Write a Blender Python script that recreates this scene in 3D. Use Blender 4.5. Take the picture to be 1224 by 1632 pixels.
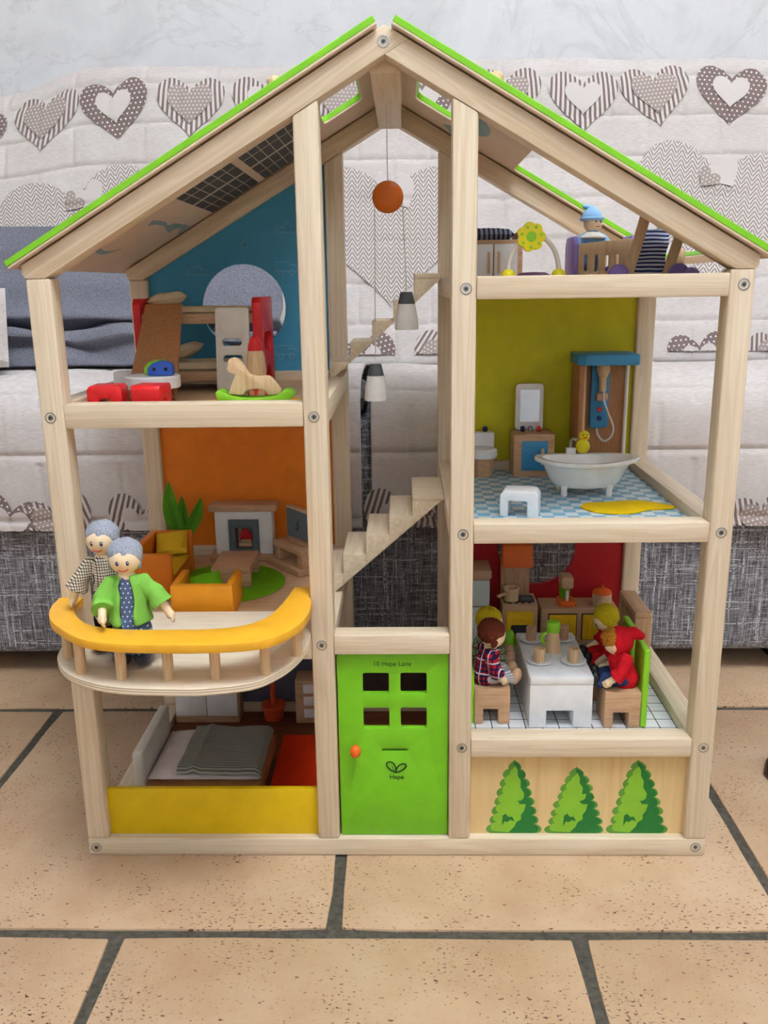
import bpy, bmesh, math, random
from mathutils import Vector, Matrix, noise

# ------------------------------------------------------------------ camera, world, light, exposure
for o in list(bpy.data.objects): bpy.data.objects.remove(o)
SC = bpy.context.scene
COL = SC.collection
S = 0.01                                  # the script is written in centimetres, the scene is in metres

F_PX, PITCH, YAW, ROLL = 1402.24, 0.2537, -0.0250, -0.0141
cam_d = bpy.data.cameras.new('camera'); cam = bpy.data.objects.new('camera', cam_d); COL.objects.link(cam)
cam_d.sensor_fit = 'VERTICAL'; cam_d.sensor_height = 36.0; cam_d.lens = F_PX / 1632.0 * 36.0
cam_d.clip_start = 0.02; cam_d.clip_end = 50
_fw = Vector((math.sin(YAW)*math.cos(PITCH), math.cos(YAW)*math.cos(PITCH), -math.sin(PITCH)))
_rt = Vector((math.cos(YAW), -math.sin(YAW), 0)); _up = _rt.cross(_fw)
_r2 = _rt*math.cos(ROLL) + _up*math.sin(ROLL); _u2 = -_rt*math.sin(ROLL) + _up*math.cos(ROLL)
_m = Matrix((( _r2.x, _u2.x, -_fw.x, 1.29*S), (_r2.y, _u2.y, -_fw.y, -72.2*S), (_r2.z, _u2.z, -_fw.z, 52.22*S), (0,0,0,1)))
cam.matrix_world = _m
SC.camera = cam

world = bpy.data.worlds.new('room_light'); SC.world = world; world.use_nodes = True
world.node_tree.nodes['Background'].inputs[0].default_value = (1.0, 0.985, 0.965, 1)
world.node_tree.nodes['Background'].inputs[1].default_value = 0.05

lamp_d = bpy.data.lights.new('ceiling_lamp_light', 'POINT'); lamp_d.energy = 33; lamp_d.shadow_soft_size = 0.26; lamp_d.color = (0.868, 0.932, 1.0)
lamp_o = bpy.data.objects.new('ceiling_lamp_light', lamp_d); COL.objects.link(lamp_o); lamp_o.location = Vector((35, -75, 206))*S
up_d = bpy.data.lights.new('added_ambient_uplight', 'AREA'); up_d.shape = 'DISK'; up_d.size = 0.5; up_d.energy = 70; up_d.color = (0.868, 0.932, 1.0)
up_o = bpy.data.objects.new('added_ambient_uplight', up_d); COL.objects.link(up_o); up_o.location = Vector((35, -75, 212))*S; up_o.rotation_euler = (math.pi, 0, 0)  # upward light added to raise the soft ambient, not a separate real lamp

SC.view_settings.view_transform = 'Standard'; SC.view_settings.look = 'None'
SC.view_settings.gamma = 1.0; SC.view_settings.use_curve_mapping = False
SC.view_settings.exposure = 0.0

# ------------------------------------------------------------------ materials
def lin(c):
    out = []
    for v in c:
        v = v/255.0
        out.append(v/12.92 if v <= 0.04045 else ((v+0.055)/1.055)**2.4)
    return (out[0], out[1], out[2], 1.0)

class NT:
    def __init__(s, name, rough=0.5, spec=0.35):
        s.m = bpy.data.materials.new(name); s.m.use_nodes = True
        s.t = s.m.node_tree; s.b = s.t.nodes['Principled BSDF']
        s.b.inputs['Roughness'].default_value = rough
        s.b.inputs['Specular IOR Level'].default_value = spec
    def n(s, typ, **k):
        x = s.t.nodes.new(typ)
        for a, v in k.items(): setattr(x, a, v)
        return x
    def l(s, a, b): s.t.links.new(a, b)
    def put(s, sock, v):
        if hasattr(v, 'is_linked') or isinstance(v, bpy.types.NodeSocket): s.l(v, sock)
        else: sock.default_value = v
    def math(s, op, a, b=0.0, c=None):
        x = s.n('ShaderNodeMath', operation=op); s.put(x.inputs[0], a); s.put(x.inputs[1], b)
        if c is not None: s.put(x.inputs[2], c)
        return x.outputs[0]
    def coord(s, kind='Object', scale=(1,1,1), rot=(0,0,0), loc=(0,0,0)):
        tc = s.n('ShaderNodeTexCoord'); mp = s.n('ShaderNodeMapping')
        mp.inputs['Scale'].default_value = scale; mp.inputs['Rotation'].default_value = rot; mp.inputs['Location'].default_value = loc
        s.l(tc.outputs[kind], mp.inputs['Vector']); return mp.outputs[0]
    def xyz(s, v):
        x = s.n('ShaderNodeSeparateXYZ'); s.l(v, x.inputs[0]); return x.outputs
    def noise(s, v, scale=5, detail=3, rough=0.5, dist=0.0):
        x = s.n('ShaderNodeTexNoise'); s.l(v, x.inputs['Vector'])
        x.inputs['Scale'].default_value = scale; x.inputs['Detail'].default_value = detail
        x.inputs['Roughness'].default_value = rough; x.inputs['Distortion'].default_value = dist
        return x.outputs['Fac']
    def ramp(s, f, stops):
        x = s.n('ShaderNodeValToRGB'); e = x.color_ramp.elements
        while len(e) < len(stops): e.new(0.5)
        for i, (p, c) in enumerate(stops): e[i].position = p; e[i].color = c
        s.l(f, x.inputs[0]); return x.outputs[0]
    def mix(s, f, a, b, mode='MIX'):
        x = s.n('ShaderNodeMix', data_type='RGBA', blend_type=mode)
        s.put(x.inputs[0], f); s.put(x.inputs[6], a); s.put(x.inputs[7], b); return x.outputs[2]
    def color(s, v): s.put(s.b.inputs['Base Color'], v)
    def bump(s, h, strength=0.3, dist=0.001):
        x = s.n('ShaderNodeBump'); x.inputs['Strength'].default_value = strength; x.inputs['Distance'].default_value = dist
        s.l(h, x.inputs['Height']); s.l(x.outputs[0], s.b.inputs['Normal'])
    def line(s, v, freq, width):            # mask of thin lines: 1 on the line
        fr = s.math('FRACT', s.math('MULTIPLY', v, freq)); return s.math('LESS_THAN', fr, width)

MATS = {}
def plain(name, c, rough=0.45, spec=0.4, metal=0, var=0.06, scale=60, bump=0.0, coat=0.0):
    t = NT(name, rough, spec); k = lin(c)
    f = t.noise(t.coord(), scale, 3)
    a = tuple(x*(1-var) for x in k[:3])+(1,); b = tuple(min(1, x*(1+var)) for x in k[:3])+(1,)
    t.color(t.ramp(f, [(0.3, a), (0.7, b)])); t.b.inputs['Metallic'].default_value = metal
    if bump: t.bump(t.noise(t.coord(), scale*8, 2), bump, 0.0006)
    if coat: t.b.inputs['Coat Weight'].default_value = coat
    MATS[name] = t.m; return t.m

def wood(name, c1, c2, axis, cross=260, along=7, rough=0.5, dark=None, streak=0.35):
    t = NT(name, rough, 0.35)
    sc = [cross, cross, cross]; sc['xyz'.index(axis)] = along
    v = t.coord('Object', tuple(sc))
    f = t.noise(v, 1.0, 2, 0.55, 0.25)
    base = t.ramp(f, [(0.32, lin(c2)), (0.5, lin(c1)), (0.75, lin(c1))])
    sc2 = [cross*.28]*3; sc2['xyz'.index(axis)] = along*.35
    w = t.noise(t.coord('Object', tuple(sc2)), 1.0, 2, 0.5, 0.6)
    rings = t.math('FRACT', t.math('MULTIPLY', w, 7.0))
    rr = t.ramp(rings, [(0.0, (0,0,0,1)), (0.75, (1,1,1,1)), (0.97, (.2,.2,.2,1))])
    d = lin(dark or tuple(x*0.83 for x in c2))
    t.color(t.mix(t.math('MULTIPLY', rr, streak), base, d))
    fine = [cross*7]*3; fine['xyz'.index(axis)] = along*6
    t.bump(t.noise(t.coord('Object', tuple(fine)), 1.0, 2), 0.08, 0.0004)
    MATS[name] = t.m; return t.m

PINE1, PINE2 = (231, 215, 189), (222, 202, 171)
for ax in 'xyz': wood('pine_'+ax, PINE1, PINE2, ax, dark=(202, 174, 134), streak=0.42)
t = NT('pine_rafter_left', .5, .35)
def slanted_pine(name, ang):
    t = NT(name, 0.5, 0.35)
    v = t.coord('Object', (1,1,1), (0, ang, 0))
    mp = t.n('ShaderNodeMapping'); mp.inputs['Scale'].default_value = (7, 260, 260); t.l(v, mp.inputs[0])
    base = t.ramp(t.noise(mp.outputs[0], 1.0, 2, .55, .25), [(0.32, lin(PINE2)), (0.5, lin(PINE1))])
    mp2 = t.n('ShaderNodeMapping'); mp2.inputs['Scale'].default_value = (3, 70, 70); t.l(v, mp2.inputs[0])
    r = t.math('FRACT', t.math('MULTIPLY', t.noise(mp2.outputs[0], 1.0, 2, .5, .6), 7.0))
    rr = t.ramp(r, [(0, (0,0,0,1)), (.75, (1,1,1,1)), (.97, (.2,.2,.2,1))])
    t.color(t.mix(t.math('MULTIPLY', rr, .45), base, lin((203, 172, 128)))); MATS[name] = t.m
slanted_pine('pine_slope_left', math.radians(30)); slanted_pine('pine_slope_right', math.radians(-30))
for ax in 'xyz': wood('beech_'+ax, (205, 165, 128), (188, 146, 108), ax, cross=420, along=30, streak=0.15)
wood('beech_pale', (224, 192, 150), (208, 172, 128), 'z', cross=420, along=30, streak=0.2)
wood('brown_board', (176, 122, 78), (158, 106, 64), 'z', cross=600, along=60, streak=0.1)
wood('ply_top', (240, 226, 202), (232, 215, 186), 'x', cross=300, along=12, streak=0.25)
wood('floor_birch', (214, 178, 138), (200, 162, 120), 'x', cross=120, along=9, streak=0.2)
wood('floor_brown', (122, 66, 38), (98, 50, 28), 'x', cross=160, along=8, streak=0.5)
wood('hedge_board', (228, 198, 142), (218, 184, 126), 'z', cross=120, along=6, streak=0.15)
def plyedge():
    t = NT('ply_edge', .55, .3)
    z = t.xyz(t.coord())[2]
    m = t.line(t.math('ADD', z, 0.0003), 450, 0.35)
    t.color(t.mix(m, lin((238, 226, 204)), lin((196, 168, 130)))); MATS['ply_edge'] = t.m
plyedge()
plain('green_paint', (126, 200, 36), .4); plain('door_green', (116, 190, 30), .42)
plain('yellow_paint', (224, 188, 6), .42); plain('orange_paint', (238, 176, 46), .4)
plain('sofa_orange', (226, 124, 22), .5, bump=.1); plain('chair_orange', (240, 156, 28), .5)
plain('wall_orange', (234, 126, 18), .55); plain('wall_lime', (206, 200, 18), .55)
plain('wall_purple', (92, 88, 106), .6)
plain('added_panel_dark', (74, 58, 54), .7, .2); plain('white_paint', (240, 240, 240), .4); plain('white_gloss', (246, 246, 242), .12, .5, coat=.5)
plain('cream_paint', (232, 226, 214), .5); plain('red_paint', (214, 30, 34), .4)
plain('blue_paint', (58, 142, 190), .45); plain('grey_paint', (92, 104, 112), .5)
plain('dark_grey', (48, 48, 50), .4); plain('black_paint', (20, 20, 22), .35)
plain('navy_paint', (24, 34, 96), .3); plain('purple_paint', (146, 122, 204), .45)
plain('lilac_paint', (160, 138, 208), .4); plain('dark_purple', (78, 34, 66), .6); plain('lemon_paint', (236, 222, 26), .4)
plain('toy_blue', (44, 88, 184), .45); plain('lime_paint', (140, 206, 40), .45)
plain('sky_cloth', (140, 184, 224), .8); plain('screw_steel', (176, 180, 182), .25, .5, metal=.9)
plain('screw_dark', (70, 76, 78), .4, .5, metal=.6); plain('orange_disc', (204, 100, 12), .4)
plain('shade_white', (244, 245, 242), .35); plain('shade_cap', (88, 94, 98), .5)
plain('cord_white', (214, 208, 198), .6); plain('felt_green', (112, 176, 28), .95, .1, bump=.6)
plain('felt_yellow', (234, 196, 22), .95, .1, bump=.6); plain('felt_red', (206, 50, 10), .95, .1, bump=.6)
plain('felt_mustard', (226, 164, 28), .95, .1, bump=.6); plain('leaf_green', (120, 192, 58), .8, .2)
plain('cushion_yellow', (222, 180, 44), .9, .1, bump=.4); plain('cushion_linen', (230, 210, 172), .9, .1, bump=.4)
plain('sheet_pink', (234, 224, 222), .9, .1, bump=.3); plain('lamp_red', (198, 76, 36), .45)
plain('counter_yellow', (232, 184, 12), .5); plain('hood_orange', (226, 100, 24), .5)
plain('mirror', (225, 228, 232), .04, .5, metal=1, var=0); plain('skin', (244, 218, 178), .38)
plain('skin_pink', (246, 214, 190), .4); plain('mouth_red', (196, 40, 30), .5)
plain('coat_green', (124, 184, 76), .85, .15, bump=.35); plain('shoe_slate', (66, 72, 88), .3)
plain('cloth_red', (196, 22, 34), .85, .15, bump=.35); plain('cloth_denim', (44, 58, 96), .85, .1, bump=.4)
plain('cloth_black', (28, 26, 28), .85, .1, bump=.3); plain('cloth_pink', (196, 150, 152), .85, .1, bump=.3)
plain('glass_white', (214, 222, 222), .2); plain('interior_dark', (62, 42, 30), .7)
plain('ink_green', (22, 70, 12), .6); plain('plank_void', (14, 13, 13), .9)
plain('hedge_light', (134, 190, 48), .6); plain('hedge_mid', (108, 168, 40), .6); plain('hedge_dark', (28, 116, 46), .6); plain('hedge_edge', (92, 150, 52), .6)
plain('solar_grid', (196, 186, 172), .6); plain('bird_teal', (140, 172, 176), .6)
plain('sofa_hidden', (120, 118, 118), .9, .1)
plain('foot_dark', (58, 26, 24), .4)
def roofunder():
    t = NT('roof_underside', .6, .2)
    t.color(t.ramp(t.noise(t.coord(), 14, 4), [(.3, lin((222, 198, 176))), (.7, lin((232, 212, 190)))])); MATS['roof_underside'] = t.m
roofunder()
def hair(name, c, c2):
    t = NT(name, .9, .1)
    v = t.coord('Object', (1500, 1500, 260))
    f = t.noise(v, 1.0, 3, .6, .4)
    t.color(t.ramp(f, [(.35, lin(c2)), (.6, lin(c))])); t.bump(f, .8, .0008); MATS[name] = t.m
hair('hair_grey', (180, 184, 193), (126, 132, 146)); hair('hair_yellow', (216, 196, 40), (168, 142, 20)); hair('hair_brown', (124, 62, 42), (78, 34, 24))
hair('hair_ginger', (206, 140, 48), (150, 88, 24))
def gridcloth(name, base, line_c, freq=300, w=.22, extra=None):
    t = NT(name, .9, .1)
    x, y, z = t.xyz(t.coord())
    xy = t.math('ADD', x, t.math('MULTIPLY', y, 0.9))
    m = t.math('MAXIMUM', t.line(xy, freq, w), t.line(z, freq, w))
    c = t.mix(m, lin(base), lin(line_c))
    if extra:
        e = t.math('MAXIMUM', t.line(t.math('ADD', xy, .0011), freq/2.7, .1), t.line(t.math('ADD', z, .0013), freq/2.7, .1))
        c = t.mix(e, c, lin(extra))
    t.color(c); t.bump(t.noise(t.coord(), 900, 2), .3, .0006); MATS[name] = t.m
gridcloth('check_shirt', (226, 212, 190), (44, 38, 36), 420, .24)
gridcloth('plaid_shirt', (186, 30, 44), (40, 34, 74), 200, .38, (214, 200, 204))
def dotcloth(name, base, dot, freq=360, r=.22, axes=(0, 2)):
    t = NT(name, .9, .1)
    c = t.xyz(t.coord()); a = t.math('MULTIPLY', c[axes[0]], freq); b = t.math('MULTIPLY', c[axes[1]], freq)
    a = t.math('ADD', a, t.math('MULTIPLY', t.math('FLOOR', b), .5))
    fa = t.math('SUBTRACT', t.math('FRACT', a), .5); fb = t.math('SUBTRACT', t.math('FRACT', b), .5)
    d = t.math('SQRT', t.math('ADD', t.math('MULTIPLY', fa, fa), t.math('MULTIPLY', fb, fb)))
    t.color(t.mix(t.math('LESS_THAN', d, r), lin(base), lin(dot))); MATS[name] = t.m
dotcloth('dot_dress', (84, 100, 136), (222, 228, 240), 260, .17)
def blotch(name, base, dot, scale=420, th=.56):
    t = NT(name, .9, .1); f = t.noise(t.coord(), scale, 1)
    t.color(t.mix(t.math('GREATER_THAN', f, th), lin(base), lin(dot))); MATS[name] = t.m
blotch('floral_dress', (160, 166, 132), (64, 92, 60), 520, .55)
def stripes(name, a, b, axis, freq, w=.5, kind='Object', wob=0.0):
    t = NT(name, .9, .1)
    v = t.coord(kind); x = t.xyz(v)['xyz'.index(axis)]
    if wob: x = t.math('ADD', x, t.math('MULTIPLY', t.noise(v, 30, 2), wob))
    t.color(t.mix(t.line(x, freq, w), lin(a), lin(b))); MATS[name] = t.m
stripes('blanket_stripe', (226, 228, 216), (142, 147, 134), 'y', 300, .5, wob=.004)
stripes('lounger_stripe', (232, 236, 244), (62, 74, 128), 'z', 300, .5, wob=.003)
stripes('mat_stripe', (150, 156, 176), (58, 62, 82), 'x', 220, .5, wob=.003)
stripes('solar_dark', (104, 106, 106), (72, 74, 76), 'y', 260, .45)
stripes('trouser_stripe', (204, 202, 200), (150, 148, 150), 'z', 500, .4)
def checker_floor():
    t = NT('bath_floor', .3, .4)
    x = t.n('ShaderNodeTexChecker'); t.l(t.coord('Object', (1,1,1), (0,0,0), (.0012, .004, .0057)), x.inputs['Vector'])
    x.inputs['Scale'].default_value = 86.0
    x.inputs['Color1'].default_value = lin((222, 232, 236)); x.inputs['Color2'].default_value = lin((122, 182, 210))
    t.color(x.outputs[0]); MATS['bath_floor'] = t.m
    t = NT('kitchen_floor', .25, .4)
    a, b, c = t.xyz(t.coord())
    m = t.math('MAXIMUM', t.line(t.math('ADD', a, .0014), 63, .055), t.line(t.math('ADD', b, -.0065), 60, .055))
    t.color(t.mix(m, lin((240, 242, 244)), lin((30, 30, 32)))); MATS['kitchen_floor'] = t.m
checker_floor()
def wall_prints(name, base, ink):
    t = NT(name, .55, .3); t.color(t.ramp(t.noise(t.coord(), 12, 3), [(.3, lin(tuple(x*.97 for x in base))), (.7, lin(base))])); MATS[name] = t.m
wall_prints('wall_blue', (74, 158, 196), None); wall_prints('wall_red', (178, 24, 30), None); plain('wall_ink', (124, 184, 210), .6)
# --- room materials
def tile_mat():
    t = NT('terracotta_tile', .42, .35)
    v = t.coord('Object')
    b = t.ramp(t.noise(v, 9, 5, .6), [(.3, lin((178, 144, 112))), (.5, lin((190, 159, 127))), (.72, lin((199, 172, 142)))])
    mott = t.noise(v, 45, 4, .65)
    b = t.mix(t.math('MULTIPLY', t.math('SUBTRACT', mott, .35), .5), b, lin((202, 175, 142)))
    dens = t.ramp(t.noise(v, 14, 3), [(.35, (0,0,0,1)), (.65, (1,1,1,1))])
    vv = t.coord('Object', (1, 2.0, 1))
    pit = t.noise(vv, 260, 2, .55, .4)
    pm = t.math('GREATER_THAN', t.math('ADD', pit, t.math('MULTIPLY', dens, .10)), .715)
    big = t.math('GREATER_THAN', t.noise(t.coord('Object', (1, 1.6, 1), (0,0,0), (3,1,0)), 120, 2), .715)
    pm = t.math('MAXIMUM', pm, big)
    t.color(t.mix(pm, b, lin((96, 66, 50))))
    h = t.math('SUBTRACT', t.math('MULTIPLY', mott, .25), pm); t.bump(h, .35, .0015)
    MATS['terracotta_tile'] = t.m
    t = NT('grout', .9, .1); t.color(t.ramp(t.noise(t.coord(), 220, 4), [(.3, lin((68, 64, 56))), (.7, lin((94, 90, 80)))])); t.bump(t.noise(t.coord(), 600, 2), .5, .001); MATS['grout'] = t.m
tile_mat()
def wall_mat():
    t = NT('wall_plaster', .45, .35)
    v = t.coord('Object')
    f = t.noise(v, 3.2, 6, .62, 1.2)
    c = t.ramp(f, [(.32, lin((220, 219, 219))), (.5, lin((236, 235, 235))), (.7, lin((226, 225, 226)))])
    vein = t.noise(t.coord('Object', (1,1,1), (0,.6,0), (2,0,1)), 2.4, 5, .6, 2.2)
    vm = t.ramp(vein, [(.485, (0,0,0,1)), (.5, (1,1,1,1)), (.515, (0,0,0,1))])
    t.color(t.mix(t.math('MULTIPLY', vm, .3), c, lin((200, 198, 196)))); t.bump(t.noise(v, 60, 4), .08, .002)
    MATS['wall_plaster'] = t.m
wall_mat()
def tweed():
    t = NT('sofa_tweed', .95, .1)
    a = t.noise(t.coord('Object', (60, 60, 900)), 1.0, 3, .6); b = t.noise(t.coord('Object', (700, 700, 40)), 1.0, 3, .6)
    base = t.ramp(t.math('MULTIPLY', t.math('ADD', a, b), .5), [(.40, lin((72, 71, 74))), (.5, lin((122, 121, 125))), (.64, lin((178, 178, 184)))])
    s1 = t.math('GREATER_THAN', t.noise(t.coord('Object', (14, 14, 520), (0,0,0), (5,3,1)), 1.0, 2, .5), .61)
    s2 = t.math('GREATER_THAN', t.noise(t.coord('Object', (420, 420, 12), (0,0,0), (1,7,3)), 1.0, 2, .5), .62)
    brk = t.math('GREATER_THAN', t.noise(t.coord(), 420, 2), .46)
    m = t.math('MULTIPLY', t.math('MAXIMUM', s1, s2), brk)
    t.color(t.mix(t.math('MULTIPLY', m, .75), base, lin((216, 216, 222)))); t.bump(t.math('ADD', a, b), .4, .002); MATS['sofa_tweed'] = t.m
tweed()
def quilt():
    t = NT('quilt_linen', .95, .1)
    f = t.noise(t.coord('Object', (1, 1, 1)), 7, 5, .6)
    base = t.ramp(f, [(.3, lin((200, 191, 187))), (.55, lin((214, 207, 203))), (.75, lin((222, 217, 214)))])
    weave = t.noise(t.coord('Object', (120, 120, 1400)), 1.0, 2)
    base = t.mix(t.math('MULTIPLY', t.ramp(weave, [(.4, (0,0,0,1)), (.65, (1,1,1,1))]), .4), base, lin((172, 160, 154)))
    t.color(base); t.bump(weave, .25, .0012); MATS['quilt_linen'] = t.m
    def printed(name, fn):
        t = NT(name, .95, .1); tc = t.n('ShaderNodeTexCoord'); x, y, z = t.xyz(tc.outputs['UV'])
        t.color(fn(t, x, y)); MATS[name] = t.m
    br, lt = lin((122, 106, 102)), lin((214, 205, 201))
    printed('print_stripe', lambda t, x, y: t.mix(t.line(t.math('ADD', x, t.math('MULTIPLY', t.math('MULTIPLY', x, y), .015)), 1.35, .5), lt, br))
    def dots(t, x, y, bg=br, r=.2, fq=1.35):
        a = t.math('MULTIPLY', x, fq); b = t.math('MULTIPLY', y, fq); a = t.math('ADD', a, t.math('MULTIPLY', t.math('FLOOR', b), .5))
        fa = t.math('SUBTRACT', t.math('FRACT', a), .5); fb = t.math('SUBTRACT', t.math('FRACT', b), .5)
        d = t.math('SQRT', t.math('ADD', t.math('MULTIPLY', fa, fa), t.math('MULTIPLY', fb, fb)))
        return t.mix(t.math('LESS_THAN', d, r), bg, lin((226, 218, 214)))
    printed('print_dots', lambda t, x, y: dots(t, x, y))
    printed('print_dots_pale', lambda t, x, y: dots(t, x, y, lin((160, 145, 139)), .2, 1.7))
    printed('print_white', lambda t, x, y: t.mix(0.0, lin((208, 200, 196)), lin((208, 200, 196))))
    def herr(t, x, y):
        fx = t.math('ABSOLUTE', t.math('SUBTRACT', t.math('FRACT', t.math('MULTIPLY', x, .6)), .5))
        v = t.math('ADD', t.math('MULTIPLY', y, 1.35), t.math('MULTIPLY', fx, 3.6))
        m = t.line(v, 1.0, .42)
        g = t.math('LESS_THAN', t.math('ABSOLUTE', t.math('SUBTRACT', fx, .25)), .235)
        return t.mix(t.math('MULTIPLY', m, g), lin((214, 206, 202)), lin((138, 124, 119)))
    printed('print_herringbone', herr)
quilt()
def denim():
    t = NT('blanket_grey', .95, .1)
    f = t.noise(t.coord('Object', (500, 500, 1300)), 1.0, 3, .6)
    g = t.noise(t.coord(), 16, 4)
    b = t.ramp(f, [(.35, lin((88, 88, 98))), (.6, lin((134, 133, 142)))])
    t.color(t.mix(t.math('MULTIPLY', g, .45), b, lin((96, 98, 112)))); t.bump(f, .4, .0015); MATS['blanket_grey'] = t.m
denim()

# ------------------------------------------------------------------ mesh helpers (centimetres)
class B:
    def __init__(s): s.bm = bmesh.new(); s.uv = None
    def _bev(s, verts, bev, seg=2, ang=30):
        if not bev: return
        vs = set(verts)
        es = []
        for e in s.bm.edges:
            if e.verts[0] in vs and e.verts[1] in vs and len(e.link_faces) == 2:
                if e.calc_face_angle(0) > math.radians(ang): es.append(e)
        bmesh.ops.bevel(s.bm, geom=es, offset=bev, segments=seg, affect='EDGES', profile=.5, clamp_overlap=True)
    def box(s, x0, x1, y0, y1, z0, z1, bev=0.0, seg=2, mat=None):
        r = bmesh.ops.create_cube(s.bm, size=1)['verts']
        M = Matrix.Translation(((x0+x1)/2, (y0+y1)/2, (z0+z1)/2)) @ Matrix.Diagonal((abs(x1-x0), abs(y1-y0), abs(z1-z0), 1))
        if mat is not None: M = mat @ M
        bmesh.ops.transform(s.bm, matrix=M, verts=r)
        s._bev(r, bev, seg); return s
    def hexa(s, pts, bev=0.0):      # eight corners: bottom four, top four
        v = [s.bm.verts.new(p) for p in pts]
        for f in ((3,2,1,0), (4,5,6,7), (0,1,5,4), (1,2,6,5), (2,3,7,6), (3,0,4,7)): s.bm.faces.new([v[i] for i in f])
        s.bm.normal_update(); s._bev(v, bev); return s
    def prism(s, loops, axis, a0, a1, bev=0.0, seg=2):   # 2-D loops (the first the outline, others holes) extruded along an axis
        if not isinstance(loops[0][0], (tuple, list)): loops = [loops]
        def P(p, a): return {'x': (a, p[0], p[1]), 'y': (p[0], a, p[1]), 'z': (p[0], p[1], a)}[axis]
        es, allv = [], []
        for L in loops:
            v = [s.bm.verts.new(P(p, a0)) for p in L]; allv += v
            es += [s.bm.edges.new((v[i], v[(i+1) % len(v)])) for i in range(len(v))]
        if len(loops) == 1: fs = [s.bm.faces.new(allv)]
        else: fs = [g for g in bmesh.ops.triangle_fill(s.bm, use_beauty=True, use_dissolve=False, edges=es)['geom'] if isinstance(g, bmesh.types.BMFace)]
        if len(loops) > 1:          # recalc so that all cap faces share a direction
            bmesh.ops.recalc_face_normals(s.bm, faces=fs)
        r = bmesh.ops.extrude_face_region(s.bm, geom=fs)['geom']
        nv = [g for g in r if isinstance(g, bmesh.types.BMVert)]
        d = {'x': (a1-a0,0,0), 'y': (0,a1-a0,0), 'z': (0,0,a1-a0)}[axis]
        bmesh.ops.translate(s.bm, vec=d, verts=nv)
        allf = set()
        for v in allv+nv:
            for f in v.link_faces: allf.add(f)
        bmesh.ops.recalc_face_normals(s.bm, faces=list(allf))
        s.bm.normal_update(); s._bev(allv+nv, bev, seg); return s
    def ball(s, c, r, sc=(1,1,1), u=20, v=12, rot=None):
        q = bmesh.ops.create_uvsphere(s.bm, u_segments=u, v_segments=v, radius=r)['verts']
        M = Matrix.Translation(c) @ (rot or Matrix.Identity(4)) @ Matrix.Diagonal((*sc, 1))
        bmesh.ops.transform(s.bm, matrix=M, verts=q); return s
    def lathe(s, prof, c=(0,0,0), seg=28, mat=None, sc=(1,1)):   # profile (r, z) from bottom axis to top axis
        rings = []
        for r, z in prof:
            if r < 1e-5: rings.append([s.bm.verts.new((0,0,z))])
            else: rings.append([s.bm.verts.new((r*sc[0]*math.cos(2*math.pi*i/seg), r*sc[1]*math.sin(2*math.pi*i/seg), z)) for i in range(seg)])
        for a, b in zip(rings, rings[1:]):
            for i in range(seg):
                j = (i+1) % seg
                if len(a) == 1 and len(b) == 1: continue
                if len(a) == 1: s.bm.faces.new((a[0], b[j], b[i]))
                elif len(b) == 1: s.bm.faces.new((a[i], a[j], b[0]))
                else: s.bm.faces.new((a[i], a[j], b[j], b[i]))
        if len(rings[0]) > 1: s.bm.faces.new(list(reversed(rings[0])))
        if len(rings[-1]) > 1: s.bm.faces.new(rings[-1])
        vs = [v for r in rings for v in r]
        M = Matrix.Translation(c) @ (mat or Matrix.Identity(4)); bmesh.ops.transform(s.bm, matrix=M, verts=vs); return s
    def cyl(s, c, r, h, seg=24, bev=0.0, axis='z'):
        b = min(bev, r*.9, h*.45)
        pr = [(0, 0), (r-b, 0), (r, b), (r, h-b), (r-b, h), (0, h)] if b else [(0,0), (r,0), (r,h), (0,h)]
        M = {'z': Matrix.Identity(4), 'y': Matrix.Rotation(-math.pi/2, 4, 'X'), 'x': Matrix.Rotation(math.pi/2, 4, 'Y')}[axis]
        return s.lathe(pr, c, seg, M)
    def tube(s, path, r, seg=10):
        pts = [Vector(p) for p in path]; rr = r if isinstance(r, (list, tuple)) else [r]*len(pts)
        rings = []; ref = Vector((0,0,1))
        for i, p in enumerate(pts):
            d = (pts[min(i+1, len(pts)-1)] - pts[max(i-1, 0)]).normalized()
            if abs(d.dot(ref)) > .95: ref = Vector((1,0,0))
            a = d.cross(ref).normalized(); b = d.cross(a).normalized(); ref = a.cross(d)*1.0
            rings.append([s.bm.verts.new(p + (a*math.cos(2*math.pi*k/seg) + b*math.sin(2*math.pi*k/seg))*rr[i]) for k in range(seg)])
        for A, Bq in zip(rings, rings[1:]):
            for k in range(seg):
                j = (k+1) % seg; s.bm.faces.new((A[k], A[j], Bq[j], Bq[k]))
        s.bm.faces.new(list(reversed(rings[0]))); s.bm.faces.new(rings[-1]); return s
    def limb(s, chain, seg=14, cap=True):      # overlapping balls and cones, to be fused by remesh
        for p, r in (chain if cap else chain[:-1]): s.ball(p, r, u=14, v=8)
        for (p, r), (q, w) in zip(chain, chain[1:]): s.tube([p, q], [r, w], seg)
        return s
    def grid(s, fn, nu, nv, uv=False):
        g = [[s.bm.verts.new(fn(i/nu, j/nv)) for j in range(nv+1)] for i in range(nu+1)]
        for i in range(nu):
            for j in range(nv): s.bm.faces.new((g[i][j], g[i+1][j], g[i+1][j+1], g[i][j+1]))
        return s
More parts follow.
